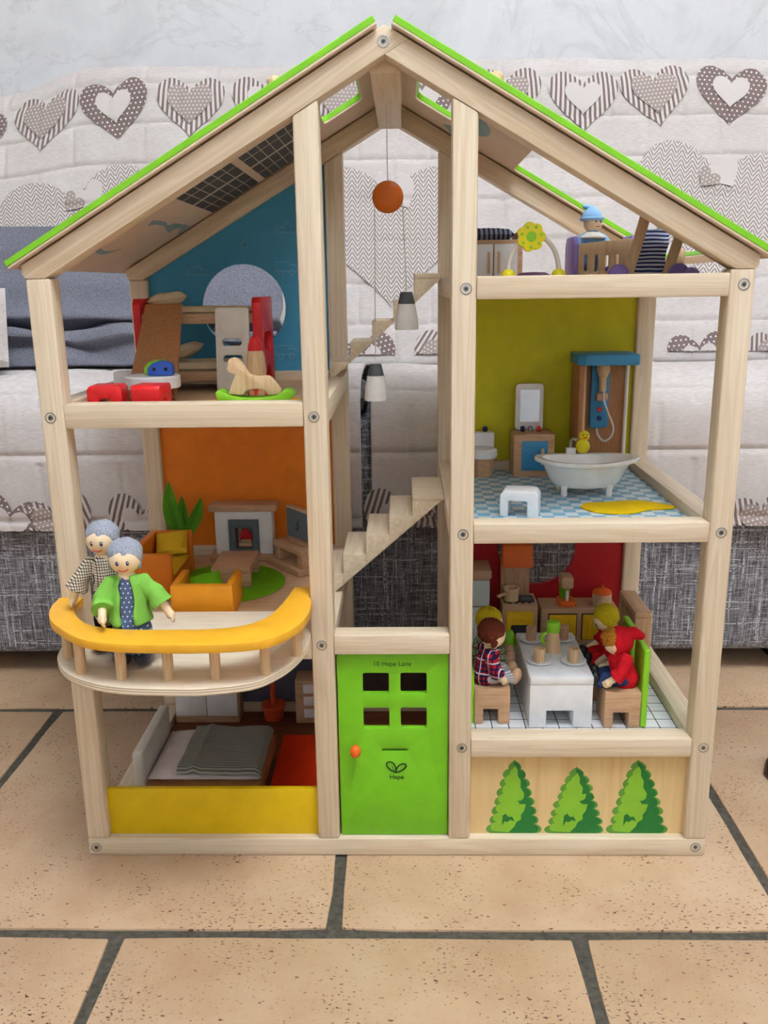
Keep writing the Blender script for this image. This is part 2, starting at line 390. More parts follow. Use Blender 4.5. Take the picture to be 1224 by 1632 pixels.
    def cushion(s, w, d, h, c=(0,0,0), mat=None, n=10, pw=.45, seed=0):
        top, bot = [], []
        def hh(u, v): return h*.5*max(0.0, (1-abs(2*u-1)**3)*(1-abs(2*v-1)**3))**pw
        M = Matrix.Translation(c) @ (mat or Matrix.Identity(4))
        T = [[None]*(n+1) for _ in range(n+1)]; Bt = [[None]*(n+1) for _ in range(n+1)]
        for i in range(n+1):
            for j in range(n+1):
                u, v = i/n, j/n; x, y = (u-.5)*w, (v-.5)*d; k = hh(u, v)
                if k > 1e-6: k += .12*h*noise.noise((x*.9+seed, y*.9, 3.1))
                T[i][j] = s.bm.verts.new(M @ Vector((x, y, k)))
                Bt[i][j] = T[i][j] if i in (0, n) or j in (0, n) else s.bm.verts.new(M @ Vector((x, y, -k)))
        for i in range(n):
            for j in range(n):
                s.bm.faces.new((T[i][j], T[i+1][j], T[i+1][j+1], T[i][j+1]))
                s.bm.faces.new((Bt[i][j+1], Bt[i+1][j+1], Bt[i+1][j], Bt[i][j]))
        return s
    def mesh(s, name):
        bm = s.bm
        bm.normal_update()
        for f in bm.faces: f.smooth = True
        for e in bm.edges:
            if len(e.link_faces) == 2 and e.calc_face_angle(0) > math.radians(38): e.smooth = False
        bmesh.ops.scale(bm, vec=(S, S, S), verts=bm.verts)
        me = bpy.data.meshes.new(name); bm.to_mesh(me); bm.free(); return me

def link(name, me, mat, parent=None, label=None):
    o = bpy.data.objects.new(name, me); COL.objects.link(o)
    if mat: me.materials.append(MATS[mat] if isinstance(mat, str) else mat)
    if parent is not None: o.parent = parent
    if label: o['label'] = label
    return o
def part(name, b, mat, parent=None, label=None): return link(name, b.mesh(name), mat, parent, label)
def thing(name, label, cat, loc=(0,0,0), rz=0.0, group=None):
    o = bpy.data.objects.new(name, None); COL.objects.link(o); o.empty_display_size = .02
    o.location = Vector(loc)*S; o.rotation_euler = (0, 0, math.radians(rz))
    o['label'] = label; o['category'] = cat
    if group: o['group'] = group
    return o
def solo(name, b, mat, label, cat, loc=(0,0,0), rz=0.0, group=None, kind=None):
    o = part(name, b, mat); o.location = Vector(loc)*S; o.rotation_euler = (0, 0, math.radians(rz))
    o['label'] = label; o['category'] = cat
    if group: o['group'] = group
    if kind: o['kind'] = kind
    return o
def dup(o, parent=None):
    c = o.copy(); COL.objects.link(c)
    if parent is not None: c.parent = parent
    for ch in o.children: dup(ch, c)
    return c
def fuse(b, voxel=.08, iters=2, disp=0.0, freq=1.0):      # one continuous surface from overlapping solids
    me = b.mesh('tmp'); o = bpy.data.objects.new('tmp', me); COL.objects.link(o)
    m = o.modifiers.new('r', 'REMESH'); m.mode = 'VOXEL'; m.voxel_size = voxel*S
    if iters:
        q = o.modifiers.new('s', 'SMOOTH'); q.factor = .5; q.iterations = iters
    dg = bpy.context.evaluated_depsgraph_get(); dg.update()
    new = bpy.data.meshes.new_from_object(o.evaluated_get(dg))
    bpy.data.objects.remove(o); bpy.data.meshes.remove(me)
    if disp:
        nr = [v.normal.copy() for v in new.vertices]
        for v, n in zip(new.vertices, nr):
            p = v.co*100*freq; v.co += n*(disp*S*noise.noise((p.x, p.y, p.z*.6)))
    for p in new.polygons: p.use_smooth = True
    return new
def arc(cx, cy, r, a0, a1, n): return [(cx+r*math.cos(math.radians(a0+(a1-a0)*i/n)), cy+r*math.sin(math.radians(a0+(a1-a0)*i/n))) for i in range(n+1)]
def circ(cx, cy, r, n=40, sy=1.0): return [(cx+r*math.cos(2*math.pi*i/n), cy+sy*r*math.sin(2*math.pi*i/n)) for i in range(n)]
def rrect(x0, x1, y0, y1, r, n=4):
    return arc(x1-r, y1-r, r, 0, 90, n)+arc(x0+r, y1-r, r, 90, 180, n)+arc(x0+r, y0+r, r, 180, 270, n)+arc(x1-r, y0+r, r, 270, 360, n)
RX = lambda a: Matrix.Rotation(math.radians(a), 4, 'X')
RY = lambda a: Matrix.Rotation(math.radians(a), 4, 'Y')
RZ = lambda a: Matrix.Rotation(math.radians(a), 4, 'Z')
TR = lambda x, y, z: Matrix.Translation((x, y, z))
def text_mesh(body, size, loc, depth=.02, bold=0.0):
    c = bpy.data.curves.new('txt', 'FONT'); c.body = body; c.size = size; c.align_x = 'CENTER'; c.extrude = depth; c.offset = bold
    o = bpy.data.objects.new('txt', c); COL.objects.link(o)
    dg = bpy.context.evaluated_depsgraph_get(); dg.update()
    me = bpy.data.meshes.new_from_object(o.evaluated_get(dg)); bpy.data.objects.remove(o)
    me.transform(Matrix.Diagonal((S, S, S, 1)) @ Matrix.Translation(loc) @ RX(90)); me.materials.clear(); return me

# ------------------------------------------------------------------ the room
def structure(o): o['kind'] = 'structure'; return o
fl = structure(part('floor', B().box(-260, 260, -210, 112, -6, -.22), 'grout'))
TILES = []
for k in range(-5, 3):
    y0 = -10.3 + 40.0*k; y1 = y0 + 40.0
    off = -5.0 if k % 2 == 0 else -22.9+38.2
    for i in range(-7, 8):
        x0 = off + 38.2*i
        if x0 < -250 or x0 > 220 or y0 < -205: continue
        TILES.append((x0, y0, i, k))
rnd = random.Random(3)
tile_meshes = []
for q in range(4):
    r2 = random.Random(q)
    lp = []
    for (ax, ay, bx, by) in ((0,0,1,0), (1,0,1,1), (1,1,0,1), (0,1,0,0)):
        for s_ in range(8):
            tt = s_/8.0; x = (ax+(bx-ax)*tt)*37.25-18.62; y = (ay+(by-ay)*tt)*39.0-19.5
            w = .12 if s_ else .16
            x += r2.uniform(-.07, .07) - (w if s_ == 0 else 0)*(1 if x > 0 else -1); y += r2.uniform(-.07, .07) - (w if s_ == 0 else 0)*(1 if y > 0 else -1)
            lp.append((x, y))
    tile_meshes.append(B().prism(lp, 'z', -1.2, 0, .14, 2).mesh('tile')); tile_meshes[-1].materials.append(MATS['terracotta_tile'])
for x0, y0, i, k in TILES:
    o = bpy.data.objects.new('tile', tile_meshes[(i*3+k*5) % 4]); COL.objects.link(o); o.parent = fl
    o.location = ((x0+19.1)*S, (y0+20)*S, 0)
wl = structure(part('wall_back', B().box(-226, 226, 108, 114, -.2, 252), 'wall_plaster'))
structure(part('wall_left', B().box(-232, -226, -206, 114, -.2, 252), 'wall_plaster')); structure(part('wall_right', B().box(226, 232, -206, 114, -.2, 252), 'wall_plaster'))
structure(part('wall_front', B().box(-232, 232, -212, -206, -.2, 252), 'wall_plaster')); structure(part('ceiling', B().box(-232, 232, -212, 114, 246, 252), 'wall_plaster'))

# ------------------------------------------------------------------ sofa, its covers and the grey blanket
def spline(pts, n=8):
    out = []
    P = [Vector(p) for p in pts]; P = [P[0]*2-P[1]] + P + [P[-1]*2-P[-2]]
    for i in range(1, len(P)-2):
        for k in range(n):
            t_ = k/n; a, b, c, d = P[i-1], P[i], P[i+1], P[i+2]
            out.append(.5*((2*b)+(c-a)*t_+(2*a-5*b+4*c-d)*t_*t_+(3*b-a-3*c+d)*t_**3))
    out.append(P[-2]); return out
class Path:
    def __init__(s, pts):
        s.p = spline(pts, 10); s.L = [0.0]
        for a, b in zip(s.p, s.p[1:]): s.L.append(s.L[-1]+(b-a).length)
        s.len = s.L[-1]
    def at(s, q):
        q = max(0.0, min(s.len, q)); i = 0
        lo, hi = 0, len(s.L)-2
        while lo < hi:
            m = (lo+hi+1)//2
            if s.L[m] <= q: lo = m
            else: hi = m-1
        i = lo; t_ = (q-s.L[i])/max(1e-6, s.L[i+1]-s.L[i]); p = s.p[i].lerp(s.p[i+1], t_); d = (s.p[i+1]-s.p[i]).normalized()
        return p, d
def valley(v, step, w=.28):
    d = abs((v/step) - round(v/step))*step; return math.exp(-(d/w)**2)
BACK = Path([(60.6, 40.4), (63.3, 48), (68.3, 62), (73.0, 76), (74.8, 81.6), (77.0, 84.9), (80.5, 86.0), (85, 84.6), (88, 78)])
def back_pt(x, s_, off=0.0):
    p, d = BACK.at(s_); n = Vector((-d.y, d.x))      # outward: towards the camera
    k = .55*noise.noise((x*.045, s_*.05, 1.7)) + .22*noise.noise((x*.16, s_*.16, 7.7))
    row = math.floor(s_/6.4)
    k -= .30*valley(s_, 6.4, .38) + .22*valley(x+5.5*(row % 2), 11.0, .36)
    sag = 0.0
    if x < -46: sag = -4.2*(1-math.exp(-((x+46)/10)**2))*max(0, min(1, (s_-20)/25))
    if x > 50: sag = -1.2*(1-math.exp(-((x-50)/10)**2))*max(0, min(1, (s_-20)/25))
    return Vector((x, p.x+n.x*(k+off), p.y+n.y*(k+off)+sag))
SEAT = Path([(59.4, 40.7), (56, 41.0), (49, 41.0), (44.4, 40.5), (41.2, 39.3), (39.4, 37.2), (38.7, 34), (38.4, 28), (38.3, 21.4)])
def seat_pt(x, s_, off=0.0):
    p, d = SEAT.at(s_); n = Vector((d.y, -d.x)); 
    k = .35*noise.noise((x*.06, s_*.06, 9.1)) + .15*noise.noise((x*.2, s_*.2, 3.3))
    row = math.floor(s_/7.1)
    k -= .32*valley(s_-1.5, 8.6, .38) + .20*valley(x+4+4.5*(row % 2), 10.5, .36)
    return Vector((x, p.x+n.x*(k+off), p.y+n.y*(k+off)))
sofa = thing('sofa', 'long sofa in grey flecked tweed standing behind the doll house', 'sofa', (0, 40, 0))
def sp(name, b, mat):
    o = part(name, b, mat, sofa); o.location = (0, -.40, 0); return o
sp('base', B().box(-92, 92, 40.1, 92, 3.1, 35, 1.2, 3), 'sofa_tweed')
sp('seat_cushion', B().box(-91.5, -3.9, 43.2, 61, 35.02, 38.8, 1.8, 3), 'sofa_tweed'); sp('seat_cushion', B().box(-3.4, 91.5, 43.2, 61, 35.02, 38.8, 1.8, 3), 'sofa_tweed')
sp('backrest', B().hexa([(-91, 63.0, 35.02), (91, 63.0, 35.02), (91, 84, 35.02), (-91, 84, 35.02), (-91, 76.8, 77.5), (91, 76.8, 77.5), (91, 83, 77.5), (-91, 83, 77.5)], 1.2), 'sofa_tweed')
for fx in (-84, 84):
    for fy in (46, 84): sp('foot', B().lathe([(0, 0), (2, 0), (2.6, 3.2), (0, 3.2)], (fx, fy, 0)), 'black_paint')
def sheet(name, fn, x0, x1, s0, s1, nx, ns, mat, th=.45):
    b = B().grid(lambda u, v: fn(x0+(x1-x0)*u, s0+(s1-s0)*v), nx, ns); me = b.mesh(name); o = link(name, me, mat)
    m = o.modifiers.new('thickness', 'SOLIDIFY'); m.thickness = th*S; m.offset = -1 if sum(p.normal.z-p.normal.y for p in me.polygons) > 0 else 1
    return o
bq = sheet('back_throw', back_pt, -90, 90, 0, BACK.len, 560, 190, 'quilt_linen')
bq['label'] = 'quilted cream throw printed with hearts hanging over the sofa back'; bq['category'] = 'throw'
sl = sheet('seat_throw', seat_pt, -90, -4.3, 0, SEAT.len, 280, 150, 'quilt_linen', .5)
sl['label'] = 'quilted throw over the left half of the sofa seat'; sl['category'] = 'throw'; sl['group'] = 'seat throws'
sr = sheet('seat_throw', seat_pt, -3.0, 90, 0, SEAT.len, 300, 150, 'quilt_linen', .5)
sr['label'] = 'quilted throw over the right half of the sofa seat'; sr['category'] = 'throw'; sr['group'] = 'seat throws'
def heart_outline(n=44):
    L = []
    for i in range(n):
        a = 2*math.pi*i/n; L.append((math.copysign(abs(math.sin(a))**2.3, math.sin(a)), (13*math.cos(a)-5*math.cos(2*a)-2*math.cos(3*a)-math.cos(4*a))/16+.12))
    return L
def heart(name, fn, parent, cx, cs, w, mat, off, tilt=0.0, hs=1.0, smin=None, smax=None, sgn=1, rings=6):
    bm = bmesh.new(); uvl = bm.loops.layers.uv.new('UVMap'); L = heart_outline(); n = len(L); ca, sa = math.cos(tilt), math.sin(tilt)
    def place(px, py):
        x, y = px*w/2, py*w/2*hs; X = x*ca - y*sa; Y_ = x*sa + y*ca; s_ = cs + sgn*Y_
        if smin is not None: s_ = max(smin, s_)
        if smax is not None: s_ = min(smax, s_)
        return fn(cx+X, s_, off), (x, y)
    uvs = {}
    c, q = place(0, 0); vc = bm.verts.new(c); uvs[vc] = q; R = []
    for k in range(1, rings+1):
        r = []
        for (px, py) in L:
            p, q = place(px*k/rings, py*k/rings); v = bm.verts.new(p); uvs[v] = q; r.append(v)
        R.append(r)
    for i in range(n): bm.faces.new((vc, R[0][i], R[0][(i+1) % n]))
    for a, b in zip(R, R[1:]):
        for i in range(n): bm.faces.new((a[i], b[i], b[(i+1) % n], a[(i+1) % n]))
    for f in bm.faces:
        f.smooth = True
        for lo in f.loops: lo[uvl].uv = uvs[lo.vert]
    bmesh.ops.recalc_face_normals(bm, faces=bm.faces); bm.normal_update()
    if sum(f.normal.y for f in bm.faces) > 0: bmesh.ops.reverse_faces(bm, faces=bm.faces)
    bmesh.ops.scale(bm, vec=(S, S, S), verts=bm.verts); me = bpy.data.meshes.new(name); bm.to_mesh(me); bm.free()
    o = link(name, me, mat); o.parent = parent; return o
KINDS = [('print_stripe', 'print_dots_pale'), ('print_dots', 'print_white'), ('print_stripe', 'print_dots_pale'), ('print_stripe', 'print_white')]
def small_heart(fn, parent, cx, cs, kind, w=10.6, tilt=0.0, smin=None, smax=None, sgn=1):
    a, b = KINDS[kind % 4]
    o = heart('heart_print', fn, parent, cx, cs, w, a, .20, tilt, 1.0, smin, smax, sgn)
    i = heart('inner_heart_print', fn, o, cx-.1, cs+.25*sgn, w*(.66 if b == 'print_dots_pale' else .52), b, .36, tilt, 1.0, smin, smax, sgn)
def back_s(z):
    lo, hi = 0.0, BACK.len*.8
    for _ in range(40):
        m = (lo+hi)/2
        if BACK.at(m)[0].y < z: lo = m
        else: hi = m
    return lo
ROW1 = [(-65.5, 78.5, 1, 0), (-54.0, 78.9, 0, -.12), (-42.9, 78.8, 1, .12), (-31.2, 79.0, 2, 0), (-19.5, 79.3, 3, .05), (-7.9, 79.0, 0, -.05), (4.6, 79.2, 1, .1), (17.2, 79.6, 2, 0), (28.9, 78.9, 3, 0), (39.9, 79.6, 0, .12), (51.2, 79.5, 1, -.1), (63, 79, 2, 0)]
for cx, z, k, ti in ROW1: small_heart(back_pt, bq, cx, back_s(z), k, 10.6, ti)
for j, cx in enumerate((-48.3, -0.6, 48.2)):
    hz = (60.0, 59.6, 62.0)[j]
    o = heart('heart_print', back_pt, bq, cx, back_s(hz), 24.5, 'print_herringbone', .20, (.12, 0, -.14)[j], .98, rings=14)
    heart('bow_print', back_pt, o, cx+1.6, back_s(hz+5.6), 5.2, 'print_white', .36, .5)
    heart('bow_print', back_pt, o, cx-1.0, back_s(hz+4.9), 3.4, 'print_dots_pale', .46, -.7)
for j, cx in enumerate((-15.6, -4.2, 6.6, 20, 32, 45.3, 57)): small_heart(back_pt, bq, cx, back_s(40.6), (2, 1, 0, 1, 0, 1, 2)[j], 9.6, (0.2, .3, -.5, 0, 0, .1, 0)[j], 1.6)
ROWH = [(x, i) for i, x in enumerate([-62.0, -50.6, -44.0, -33.5, -27.0, -18.0, -9.5, 0.2, 8.6, 18, 28, 38, 47.5, 57])]
for x, i in ROWH:
    small_heart(seat_pt, sl if x < -4 else sr, x, SEAT.len-.6, i, 9.6 if i % 3 else 8.8, .25*(-1)**i, None, SEAT.len-.02, -1)
# blanket
BL = Path([(67.6, 61.2), (65.0, 56.5), (62.3, 52.6), (59.4, 49.6), (58.0, 47.9), (59.4, 46.6), (60.6, 45.6), (58.4, 45.3), (55.6, 45.7), (54.2, 44.7), (55.4, 43.7), (54.4, 43.0), (52.9, 42.6), (52.2, 41.8)])
def bl_pt(x, s_):
    p, d = BL.at(s_); v = s_/BL.len; low = max(0.0, min(1.0, (v-.45)/.25)); low = low*low*(3-2*low); end = max(0.0, (v-.9)/.1)
    wr = .42*math.sin(s_*.9+3.0*noise.noise((x*.04, s_*.05, 2.0))+x*.03)*(1-low)
    a = noise.noise((x*.075+s_*.10, s_*.13-x*.02, 8.1)); b_ = noise.noise((x*.20-s_*.12, s_*.22, 3.7))
    y = p.x - wr*.7 - low*(1-.7*end)*(2.0*a+1.0*b_) - 1.5 - .5*noise.noise((x*.03, s_*.05, 6))
    z = p.y + wr*.4 + low*(1-end)*(2.0*noise.noise((x*.10-s_*.07, s_*.1, 1.3))+.8*b_) + .9*noise.noise((x*.06, 2.2, 0))*(1-v) + .7*low*(1-end) - .012*max(0, x+34)**1.7*(1-v)
    return Vector((x+.6*noise.noise((s_*.2, x*.05, 0)), y, max(z, 41.72)))
bl = sheet('blanket', bl_pt, -68, -16.6, 0, BL.len, 240, 130, 'blanket_grey', .35)
bl['label'] = 'rumpled dark grey blanket lying against the left of the sofa back'; bl['category'] = 'blanket'
cu = solo('cushion', B().cushion(16, 11, 5.5, mat=RX(70), n=16), 'quilt_linen', 'cream quilted cushion at the left edge in front of the grey blanket', 'cushion', (-60.3, 46.6, 47.2), 14)
ft = solo('furniture_foot', B().lathe([(0, 0), (1.6, 0), (2.0, .5), (1.9, 1.6), (1.3, 2.6), (1.2, 8), (0, 8)], seg=24), 'foot_dark', 'dark rounded furniture foot at the right edge of the tiled floor', 'furniture foot', (41.9, 13.5, 0))

# ------------------------------------------------------------------ the doll house
H = thing('doll_house', 'tall open wooden doll house with green roof, balcony and green front door', 'doll house')
def hp(name, b, mat, label=None, parent=None): return part(name, b, mat, parent or H, label)
R30 = math.tan(math.radians(30)); C30 = math.cos(math.radians(30))
APEX_IN, APEX_OUT = 68.82, 70.87
for y0, y1 in ((0, 2.1), (27.4, 29.5)):
    for x0, x1, out in ((-29, -27, 1), (-7.1, -5.1, 0), (5.1, 7.1, 0), (27, 29, 1)):
        b = B()
        if out: b.box(x0, x1, y0, y1, 1.8, 53.0, .22, 3)
        else:
            za, zb = APEX_IN-R30*abs(x0), APEX_IN-R30*abs(x1)
            b.hexa([(x0, y0, 1.8), (x1, y0, 1.8), (x1, y1, 1.8), (x0, y1, 1.8), (x0, y0, za), (x1, y0, zb), (x1, y1, zb), (x0, y1, za)], .22)
        hp('post', b, 'pine_z')
    # rafters: the left one runs through to the ridge, the right one butts against it
    k = 1.0
    xr = (APEX_OUT-APEX_IN)/(2*R30)
    zL = lambda x: APEX_IN + R30*x
    left = [(-29.0, 53.0), (-27.4, 53.0), (0, APEX_IN), (xr, APEX_IN+R30*xr), (0, APEX_OUT), (-29.2, APEX_OUT-R30*29.2), (-29.2, 53.35)]
    right = [(29.0, 53.0), (29.2, 53.35), (29.2, APEX_OUT-R30*29.2), (xr, APEX_IN+R30*xr), (0, APEX_IN), (27.4, 53.0)]
    hp('rafter', B().prism(left, 'y', y0, y1, .06), 'pine_slope_left'); hp('rafter', B().prism(right, 'y', y0, y1, .06), 'pine_slope_right')
    hp('rail', B().box(-29, 29, y0, y1, 0.02, 1.8, .14), 'pine_x')
    for x0, x1, z0, z1 in ((-27, -7.1, 40.85, 42.85), (7.1, 27, 50.9, 52.7), (7.1, 27, 30.6, 32.35), (7.1, 27, 10.3, 12.1), (-27, -7.1, 20.0, 21.7 if y0 == 0 else 22.3)):
        hp('rail', B().box(x0, x1, y0, y1, z0, z1, .12), 'pine_x')
hp('rail', B().box(-5.1, 5.1, 0, 2.1, 20.45, 22.25, .1), 'pine_x')
for x0, x1 in ((-29, -27), (-7.1, -5.1), (5.1, 7.1), (27, 29)):
    for z0, z1 in ((0.02, 1.8),) + (((20.4, 22.3), (40.85, 42.85)) if x0 < 0 else ((10.3, 12.1), (30.6, 32.35), (50.9, 52.7))):
        if z0 < 1 and abs(x0) < 20: continue
        hp('rail', B().box(x0, x1, 2.1, 27.4, z0, z1, .12), 'pine_y')
hp('ridge_beam', B().box(-1.2, 1.2, 2.1, 27.4, 67.95, 70.0, .12), 'pine_y')
# floors and rear walls
for x0, x1, z, m, nm in ((-27, -7.1, 41.85, 'floor_birch', None), (7.1, 27, 51.7, 'floor_birch', None), (-27, -7.1, 21.3, 'floor_birch', None), (7.1, 27, 31.3, 'bath_floor', 'blue and white chequered bathroom floor'), (7.1, 27, 11.1, 'kitchen_floor', 'white kitchen floor with black grid lines'), (-27, 5.1, .8, 'floor_brown', 'dark brown bedroom floor')):
    hp('floor_board', B().box(x0, x1, 2.1, 27.4, z-.45, z), m, nm)
zi = lambda x: APEX_IN - R30*abs(x) + .4
hp('wall_panel', B().prism([[(-27, 42), (-7, 42), (-7, zi(7)), (-27, zi(27))], circ(-16.5, 49.9, 4.65)], 'y', 28.1, 28.6), 'wall_blue', 'blue rear wall with a round window hole')
hp('wall_panel', B().prism([[(7, 11.2), (27, 11.2), (27, 30.8), (7, 30.8)], circ(16.85, 21.7, 4.6)], 'y', 28.1, 28.6), 'wall_red', 'red kitchen wall with a round window hole')
hp('wall_panel', B().box(7, 27, 28.1, 28.6, 31.4, 51.2), 'wall_lime', 'yellow green bathroom wall')
hp('wall_panel', B().box(-27, -7, 28.1, 28.6, 21.4, 41.2), 'wall_orange', 'orange living room wall')
hp('wall_panel', B().box(-27, -7, 28.1, 28.6, .9, 20.6), 'wall_purple', 'dusky purple bedroom wall')
hp('wall_panel', B().box(-6.9, 6.9, 28.1, 28.6, .9, 11.2), 'added_panel_dark', 'added low dark rear panel that makes the door windows read dark')  # added panel, blocks the lit floor behind so the door windows look dark
hp('wall_panel', B().box(5.2, 5.6, 2.2, 28.0, .9, 10.2), 'added_panel_dark', 'added dark partition that darkens the space behind the door')  # added closing panel, keeps light out of the entrance interior
BW = [o for o in H.children if o.get('label', '').startswith('blue rear')][0]
def squig(pts, r=.05): return B().tube([(x, 28.08, z) for x, z in pts], r, 6)
def ring(cx, cz, r, n=16, a0=0, a1=360): return [(cx+r*math.cos(math.radians(a0+(a1-a0)*i/n)), cz+r*math.sin(math.radians(a0+(a1-a0)*i/n))) for i in range(n+1)]
def cloudline(cx, cz, k=1.0): return ring(cx-.7*k, cz, .5*k, 8, 180, 60)[0:]+ring(cx, cz+.3*k, .6*k, 8, 150, 30)+ring(cx+.7*k, cz, .5*k, 8, 120, 0)+[(cx-1.2*k, cz)]
def truck(cx, cz, k=1.0): return [(cx-1.2*k, cz), (cx-1.2*k, cz+1.0*k), (cx+.3*k, cz+1.0*k), (cx+.3*k, cz+.7*k), (cx+.9*k, cz+.7*k), (cx+1.2*k, cz+.3*k), (cx+1.2*k, cz), (cx-1.2*k, cz)]
for pts in (cloudline(-21.5, 53.5), ring(-16.1, 56.6, .38), cloudline(-11.3, 57.8), truck(-11.6, 53.7), truck(-12.0, 44.6), ring(-12.6, 44.5, .3), ring(-11.4, 44.5, .3), ring(-12.2, 53.6, .28), ring(-11.0, 53.6, .28)):
    o = hp('wall_drawing', squig(pts), 'wall_ink', None, BW)
# roof panels
def roof_panel(sg, holes, mat):
    b = B(); X0, X1, Y0, Y1 = .5/C30, 30.0/C30, -.55, 30.0
    loops = [[(X0, Y0), (X1, Y0), (X1, Y1), (X0, Y1)]] + holes
    for hh, (a0, a1) in (('top', (.22, .72)), ('under', (0.02, .22))):
        bb = B().prism(loops, 'z', a0, a1, .05, 1)
        M = Matrix.Diagonal((1, 1, 1, 1)) @ TR(0, 0, APEX_OUT+.15) @ RY(30)
        bmesh.ops.transform(bb.bm, matrix=M, verts=bb.bm.verts)
        if sg < 0:
            bmesh.ops.transform(bb.bm, matrix=Matrix.Diagonal((-1, 1, 1, 1)), verts=bb.bm.verts); bmesh.ops.reverse_faces(bb.bm, faces=bb.bm.faces)
        if hh == 'top': R = hp('roof_panel', bb, 'green_paint', 'bright green sloping roof board')
        else: hp('roof_lining', bb, 'roof_underside', 'pale printed underside of the roof', R)
    kn = B().lathe([(0, -.3), (.45, -.3), (.62, 0), (.62, .25), (.45, .62), (0, .78)], (sg*8.45, 1.6, APEX_OUT-R30*8.45+1.15), 20, RY(30*sg))
    hp('roof_knob', kn, 'beech_pale', 'round wooden knob', R)
    return R
H1 = rrect(2.6/C30, 6.3/C30, 8.5, 20.8, .7)
rl = roof_panel(-1, [H1], None)
rr_ = roof_panel(1, [H1, rrect(12.9/C30, 29.0/C30, 8.5, 26.6, .6)], None)
def roof_print(poly, sg, mat, nm, parent, d=.01, th=.03):       # thin printed patch on the roof lining
    lp = [(abs(x)/C30, y) for x, y in poly]; bb = B().prism(lp, 'z', -d-th+.02, -d+.02)
    bmesh.ops.transform(bb.bm, matrix=TR(0, 0, APEX_OUT+.15) @ RY(30), verts=bb.bm.verts)
    if sg < 0:
        bmesh.ops.transform(bb.bm, matrix=Matrix.Diagonal((-1, 1, 1, 1)), verts=bb.bm.verts); bmesh.ops.reverse_faces(bb.bm, faces=bb.bm.faces)
    return hp(nm, bb, mat, None, parent)
for xa, xb in ((-19.2, -14.1), (-13.4, -8.3)):
    roof_print([(xa, 9.4), (xb, 9.4), (xb, 27.2), (xa, 27.2)], -1, 'solar_dark', 'solar_panel_print', rl)
    for k in range(1, 6):
        x = xa+(xb-xa)*k/6; roof_print([(x-.04, 9.4), (x+.04, 9.4), (x+.04, 27.2), (x-.04, 27.2)], -1, 'solar_grid', 'solar_grid_print', rl, .045, .01)
    for k in range(1, 4):
        y = 9.4+17.8*k/4; w = .35 if k == 2 else .1; roof_print([(xa, y-w), (xb, y-w), (xb, y+w), (xa, y+w)], -1, 'solar_grid', 'solar_grid_print', rl, .05, .01)
roof_print([(-26.97, 11.4), (-26.5, 11.0), (-26.56, 12.1), (-26.84, 13.6), (-26.64, 15.5), (-26.2, 16.8), (-26.92, 15.6), (-27.29, 14.1), (-27.26, 12.9)], -1, 'bird_teal', 'bird_print', rl)
roof_print([(-22.82, 14.5), (-22.08, 13.8), (-21.9, 17.6), (-22.26, 20.0), (-21.8, 21.1), (-21.6, 26.3), (-22.8, 27.2), (-23.1, 26.8), (-22.09, 25), (-22.48, 23.1), (-23.16, 23.3), (-22.4, 18.7), (-22.47, 16.1)], -1, 'bird_teal', 'bird_print', rl)
roof_print([(-8.1, 10.8), (-7.3, 11), (-7.4, 20), (-8.2, 19)], -1, 'bird_teal', 'bird_print', rl)
roof_print([(8.0, 12.7), (8.64, 12.4), (9.25, 14), (9.44, 16.5), (9.19, 18.4), (8.6, 20)], 1, 'bird_teal', 'bird_print', rr_)
roof_print([(5.46, 24.5), (6.18, 23), (6.58, 26.8), (6.16, 27.2), (6.11, 25.9)], 1, 'bird_teal', 'bird_print', rr_)
# staircases: every step a block of its own
def stairs(y0, y1, steps, landing, slope_pt, lab):
    st = hp('staircase', B().box(landing[0], landing[1], y0, y1, landing[2]-.55, landing[2], .08), 'pine_x', lab)
    zl = lambda x: slope_pt[1] + .88*(x-slope_pt[0])
    for x0, x1, zt in steps:
        hp('step', B().prism([(x0, zt), (x1, zt), (x1, zl(x1)), (x0, zl(x0))], 'y', y0, y1, .06), 'pine_y', None, st)
    xl = landing[0]-.0; zt = landing[2]-.55
    xe = slope_pt[0] + (zt-slope_pt[1])/.88
    hp('step', B().prism([(xl, zt), (min(xe, 5.08), zt), (xl, zl(xl))], 'y', y0, y1, .04), 'pine_y', None, st)
stairs(11.2, 19.6, [(-7.0, -4.95, 24.2), (-4.95, -2.62, 26.25), (-2.62, -.3, 28.25), (-.3, 1.98, 30.25)], (1.98, 5.1, 32.25), (4.0, 30.95), 'pine staircase from living room to bathroom')
stairs(20.5, 27.4, [(-6.5, -4.3, 44.35), (-4.3, -2.0, 46.45), (-2.0, .2, 48.55), (.2, 2.38, 50.6)], (2.38, 5.1, 53.2), (4.3, 51.9), 'pine staircase up to the attic')
